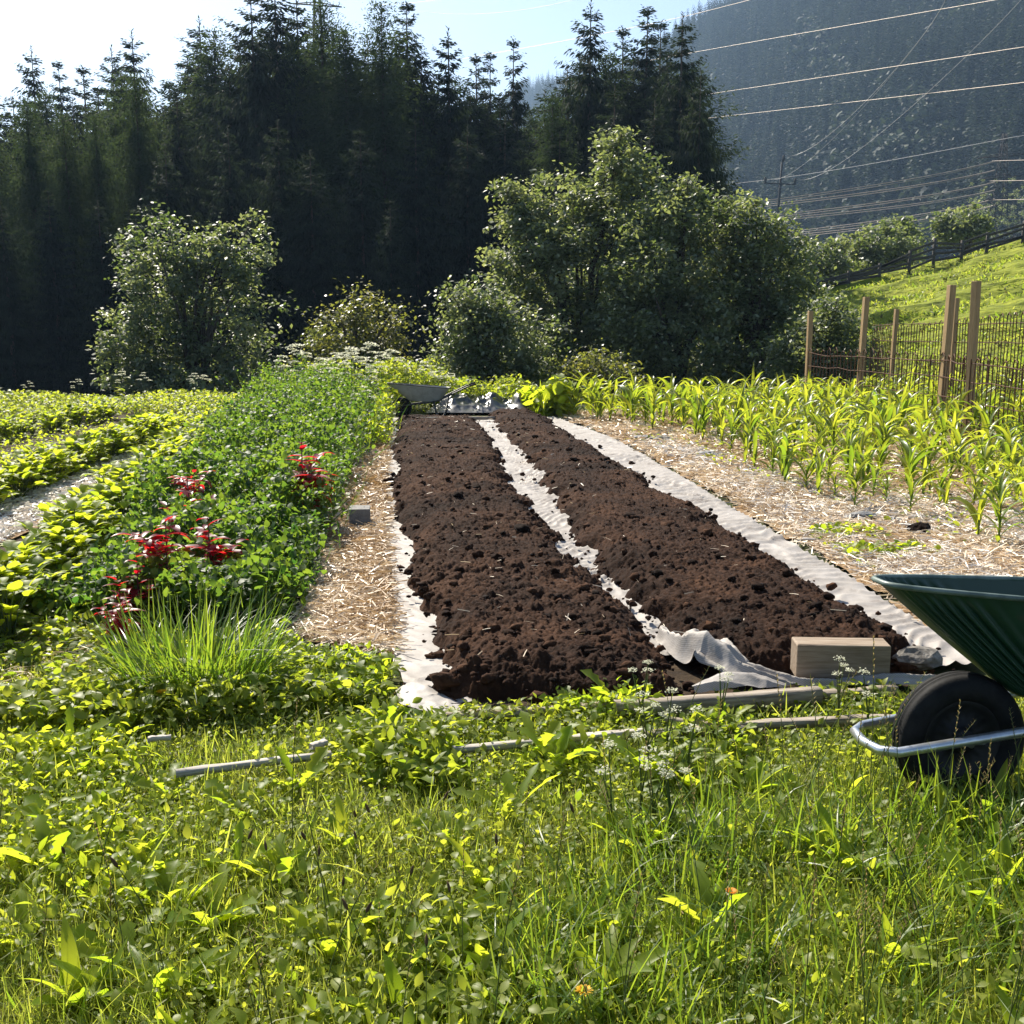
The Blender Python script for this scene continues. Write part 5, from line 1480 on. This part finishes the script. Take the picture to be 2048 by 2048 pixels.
def leaves(name, n, leaf, mkey, kinds, zlo, zhi, seed, thr, label, wr=.7, pit=.45):
    q = sample(FP, n)
    cl = fbm(q[:, 0] * 3.1, q[:, 1] * 3.1, seed, 3)
    ok = (cl + .2 * RNG.random(n) > thr) & (np.abs(q[:, 0]) < q[:, 1] * .56 + .25)
    q, cl = q[ok], cl[ok]; n = len(q); mb = MB(); K = RNG.integers(len(kinds), size=n)
    z = (zlo + (zhi - zlo) * RNG.random(n)) * (.5 + cl) * grow(q[:, 1]); ln = leaf * (.5 + .9 * RNG.random(n))
    for k, T in enumerate(kinds):
        s_ = K == k; m = int(s_.sum())
        scatter(mb, T, np.stack([q[s_, 0], q[s_, 1], z[s_]], -1), rots(RNG.random(m) * 6.28, .55 + pit * RNG.normal(size=m), .5 * RNG.normal(size=m)), ln[s_] * wr, ln[s_], np.clip(cl[s_] + .25 * RNG.normal(size=m), 0, 1))
    return tag(mb.build(name, M[mkey], smooth=False), label, 'weeds', kind='stuff')
leaves('small_weeds', 60000, .015, 'weed', (LEAF, ROUND, LEAF_FLAT), .015, .085, 721, .47, 'clover and other small weeds in the grass', .85)
leaves('small_weeds', 11000, .030, 'weed', (LEAF, LEAF_FLAT), .03, .11, 725, .54, 'creeping buttercup and other broader weeds in the grass', .6)

# taller clumps of broad-leaved weeds
for k, (px, h_, lf, nn, nm) in enumerate([([(20, 1480), (270, 1470), (280, 1600), (30, 1640)], .08, .036, 1100, 'tall clump of leafy weeds in the grass on the side of the bean field'), ([(690, 1470), (800, 1450), (900, 1500), (920, 1600), (720, 1590)], .12, .045, 1100, 'tall clump of leafy weeds in front of the fabric corner'),
        ([(1100, 1425), (1290, 1410), (1310, 1460), (1120, 1450)], .10, .032, 500, 'leafy weeds growing over the edging timber'), ([(1290, 1480), (1480, 1460), (1500, 1570), (1300, 1600)], .10, .036, 800, 'leafy weeds under the white yarrow'),
        ([(-40, 1660), (280, 1650), (330, 1850), (-40, 1900)], .08, .034, 900, 'patch of broad weeds at the near side of the bean field'), ([(600, 1880), (1000, 1850), (1050, 2150), (600, 2150)], .11, .04, 1100, 'patch of broad weeds at the bottom edge'), ([(450, 1300), (780, 1330), (760, 1420), (470, 1400)], .10, .034, 1900, 'leafy weeds at the near end of the straw path')]):
    mass('weed_clump', px, nn, lambda x, y, h_=h_: h_ + 0 * x, lf, 'rosette' if k % 2 == 0 else 'weed', nm, 800 + k, (LEAF, LEAF_FLAT, LEAF), .7, .5, 0, 4, nn // 8, .7)
# rosettes of toothed leaves
def tooth(nt_):
    def f(u):
        ph = (u * nt_) % 1.0
        return (.28 + .72 * u ** .6) * (.45 + .55 * (1 - ph)) * (1 if u < .86 else (1 - u) / .14) + .03
    return f
def rosette_variant(seed, n, L, toothed=True, up=.7):
    r = random.Random(seed); mb = MB()
    for k in range(n):
        V, F = curved_leaf((0, 0, .005), k * 2.4 + r.gauss(0, .3), r.uniform(up - .35, up + .45), L * r.uniform(.65, 1.2), L * (.30 if toothed else .22) * r.uniform(.8, 1.2), r.uniform(.3, 1.1), 18 if toothed else 8,
                           tooth(r.choice((4, 5, 6))) if toothed else (lambda u: math.sin(min(1, .1 + u * .92) * math.pi) ** .8), .4, r.gauss(0, .4))
        mb.add(V, F, r.random())
    return mb.mesh('rosette', M['rosette'])
RV = [rosette_variant(i, 11 + i % 4, .15) for i in range(5)]
PV = [rosette_variant(20 + i, 7 + i % 3, .145, False, 1.0) for i in range(4)]
spots = [(140, 1520), (170, 1560), (60, 1600), (90, 1440), (230, 1500), (780, 1470), (850, 1500), (740, 1520), (880, 1560), (800, 1580), (1075, 1520), (1110, 1545), (1180, 1530), (1300, 1560), (1380, 1590), (1440, 1480), (1150, 1430), (1230, 1420),
         (130, 1680), (250, 1740), (320, 1830), (420, 1870), (100, 1760), (470, 1760), (640, 1700), (560, 1790), (700, 1890), (890, 1920), (980, 1890), (820, 1960), (420, 2000), (260, 1960), (1230, 1690), (1280, 1720), (1330, 1700), (1180, 1870), (1420, 1880),
         (1560, 1700), (1700, 1750), (1880, 1680), (1930, 1650), (1980, 1700), (1850, 1780), (2000, 1850), (1760, 1960), (600, 1590), (1020, 1640), (900, 1700), (340, 1600), (480, 1640), (1500, 1600), (1620, 1620), (50, 1900)]
for k, (px, py) in enumerate(spots):
    g = G(px, py)
    s_ = (.75 + .5 * RNG.random()) * (1.0 if g.y < 3.2 else .95)
    o = link('leafy_rosette', RV[RNG.integers(len(RV))], None, (g.x, g.y, 0), RNG.random() * 6.28, s_)
    tag(o, 'rosette of toothed bright green leaves, like dandelion, in the grass', 'weed', 'toothed rosettes in the foreground grass')
for k in range(38):
    px, py = RNG.uniform(-20, 2060), RNG.uniform(1600, 2160)
    g = G(px, py)
    o = link('plantain', PV[RNG.integers(len(PV))], None, (g.x, g.y, 0), RNG.random() * 6.28, .7 + .55 * RNG.random())
    tag(o, 'plantain with long upright ribbed leaves in the grass', 'weed', 'plantains in the foreground grass')

# flowering grass stalks, plantain spikes
def stalk_variant(seed, H, kind):
    r = random.Random(seed); sm, hd = MB(), MB()
    lean = r.uniform(.05, .35) * H; a = r.random() * 6.28
    P = [(math.cos(a) * lean * u ** 1.8, math.sin(a) * lean * u ** 1.8, H * u * (1 - .1 * u)) for u in np.linspace(0, 1, 8)]
    add_tube(sm, P, [.0013] * 6 + [.001, .0008], 4, cap=False, rnd=r.random())
    if kind == 'spike':
        q = P[-1]; p0 = P[-2]; d = np.array(q) - np.array(p0); d /= np.linalg.norm(d)
        add_tube(hd, [tuple(np.array(q)), tuple(np.array(q) + d * .008), tuple(np.array(q) + d * .02), tuple(np.array(q) + d * .03)], [.002, .0045, .004, .001], 6, rnd=.5)
        return sm.mesh('stem', M['stem']), hd.mesh('seed_head', M['seed_head'])
    n = 16
    for k in range(n):
        u = .72 + .28 * k / n; i = min(6, int(u * 7)); f = u * 7 - i
        p = np.array(P[i]) * (1 - f) + np.array(P[i + 1]) * f
        V, F = curved_leaf(p, a + (k % 2) * math.pi + r.gauss(0, .3), 1.0, .014, .0032, .4, 3)
        hd.add(V, F, r.random())
    return sm.mesh('stem', M['stem']), hd.mesh('seed_head', M['dry_grass'])
SV = [stalk_variant(i, .42 + .05 * (i % 4), 'grass') for i in range(6)]
KV = [stalk_variant(40 + i, .26 + .04 * (i % 3), 'spike') for i in range(4)]
for k in range(120):
    if k < 60: px, py = RNG.uniform(1200, 2060), RNG.uniform(1600, 2200)
    elif k < 75: px, py = RNG.uniform(1560, 1900), RNG.uniform(1560, 1680)
    else: px, py = RNG.uniform(-20, 2060), RNG.uniform(1560, 2250)
    v = SV[RNG.integers(len(SV))]; g = G(px, py); s_ = .6 + .5 * RNG.random()
    root = empty('grass_stalk', (g.x, g.y, 0), RNG.random() * 6.28, s_)
    link('stem', v[0], root); link('seed_head', v[1], root)
    tag(root, 'thin flowering grass stalk with a narrow seed head in the foreground', 'grass stalk', 'flowering grass stalks in the foreground')
for px, py in [(725, 1640), (775, 1625), (835, 1630), (735, 1680), (630, 1710), (660, 1705), (545, 1690), (675, 1750), (795, 1755), (440, 1720), (925, 1780), (665, 1880), (740, 1820), (850, 1900), (1000, 1700), (1180, 1650), (150, 1700), (320, 1790)]:
    v = KV[RNG.integers(len(KV))]; g = G(px, py, .22)
    root = empty('plantain_spike', (g.x, g.y, 0), RNG.random() * 6.28, .75 + .25 * RNG.random())
    link('stem', v[0], root); link('seed_head', v[1], root)
    tag(root, 'brown plantain seed spike on a thin stem in the grass', 'seed spike', 'plantain spikes in the foreground grass')

# single flowers
def flower(px, py, z, m, rad, label):
    g = G(px, py, z); root = empty('hawkbit', (g.x, g.y, 0))
    sm = MB(); add_tube(sm, [(.01, 0, 0), (.004, 0, z * .6), (0, 0, z)], .0015, 5, rnd=.5); sm.build('stem', M['stem'], root)
    pt = MB(); n = 44
    a = np.arange(n) * 2.4; pos = np.stack([np.cos(a) * .003, np.sin(a) * .003, np.full(n, z)], -1)
    scatter(pt, LEAF_FLAT, pos, rots(a - 1.57, .25 + .5 * (np.arange(n) / n), 0.0), rad * .28, rad * (1 - .45 * np.arange(n) / n), RNG.random(n)); pt.build('petals', M[m], root)
    tag(root, label, 'flower', 'yellow flowers in the grass')
flower(1168, 1982, .12, 'yellow', .019, 'open yellow dandelion-like flower near the bottom edge')
flower(1463, 1783, .18, 'orange', .014, 'ragged orange-yellow flower among the tall grass stalks')
flower(324, 1384, .12, 'yellow', .022, 'small yellow flower head at the foot of the tall grass tuft')
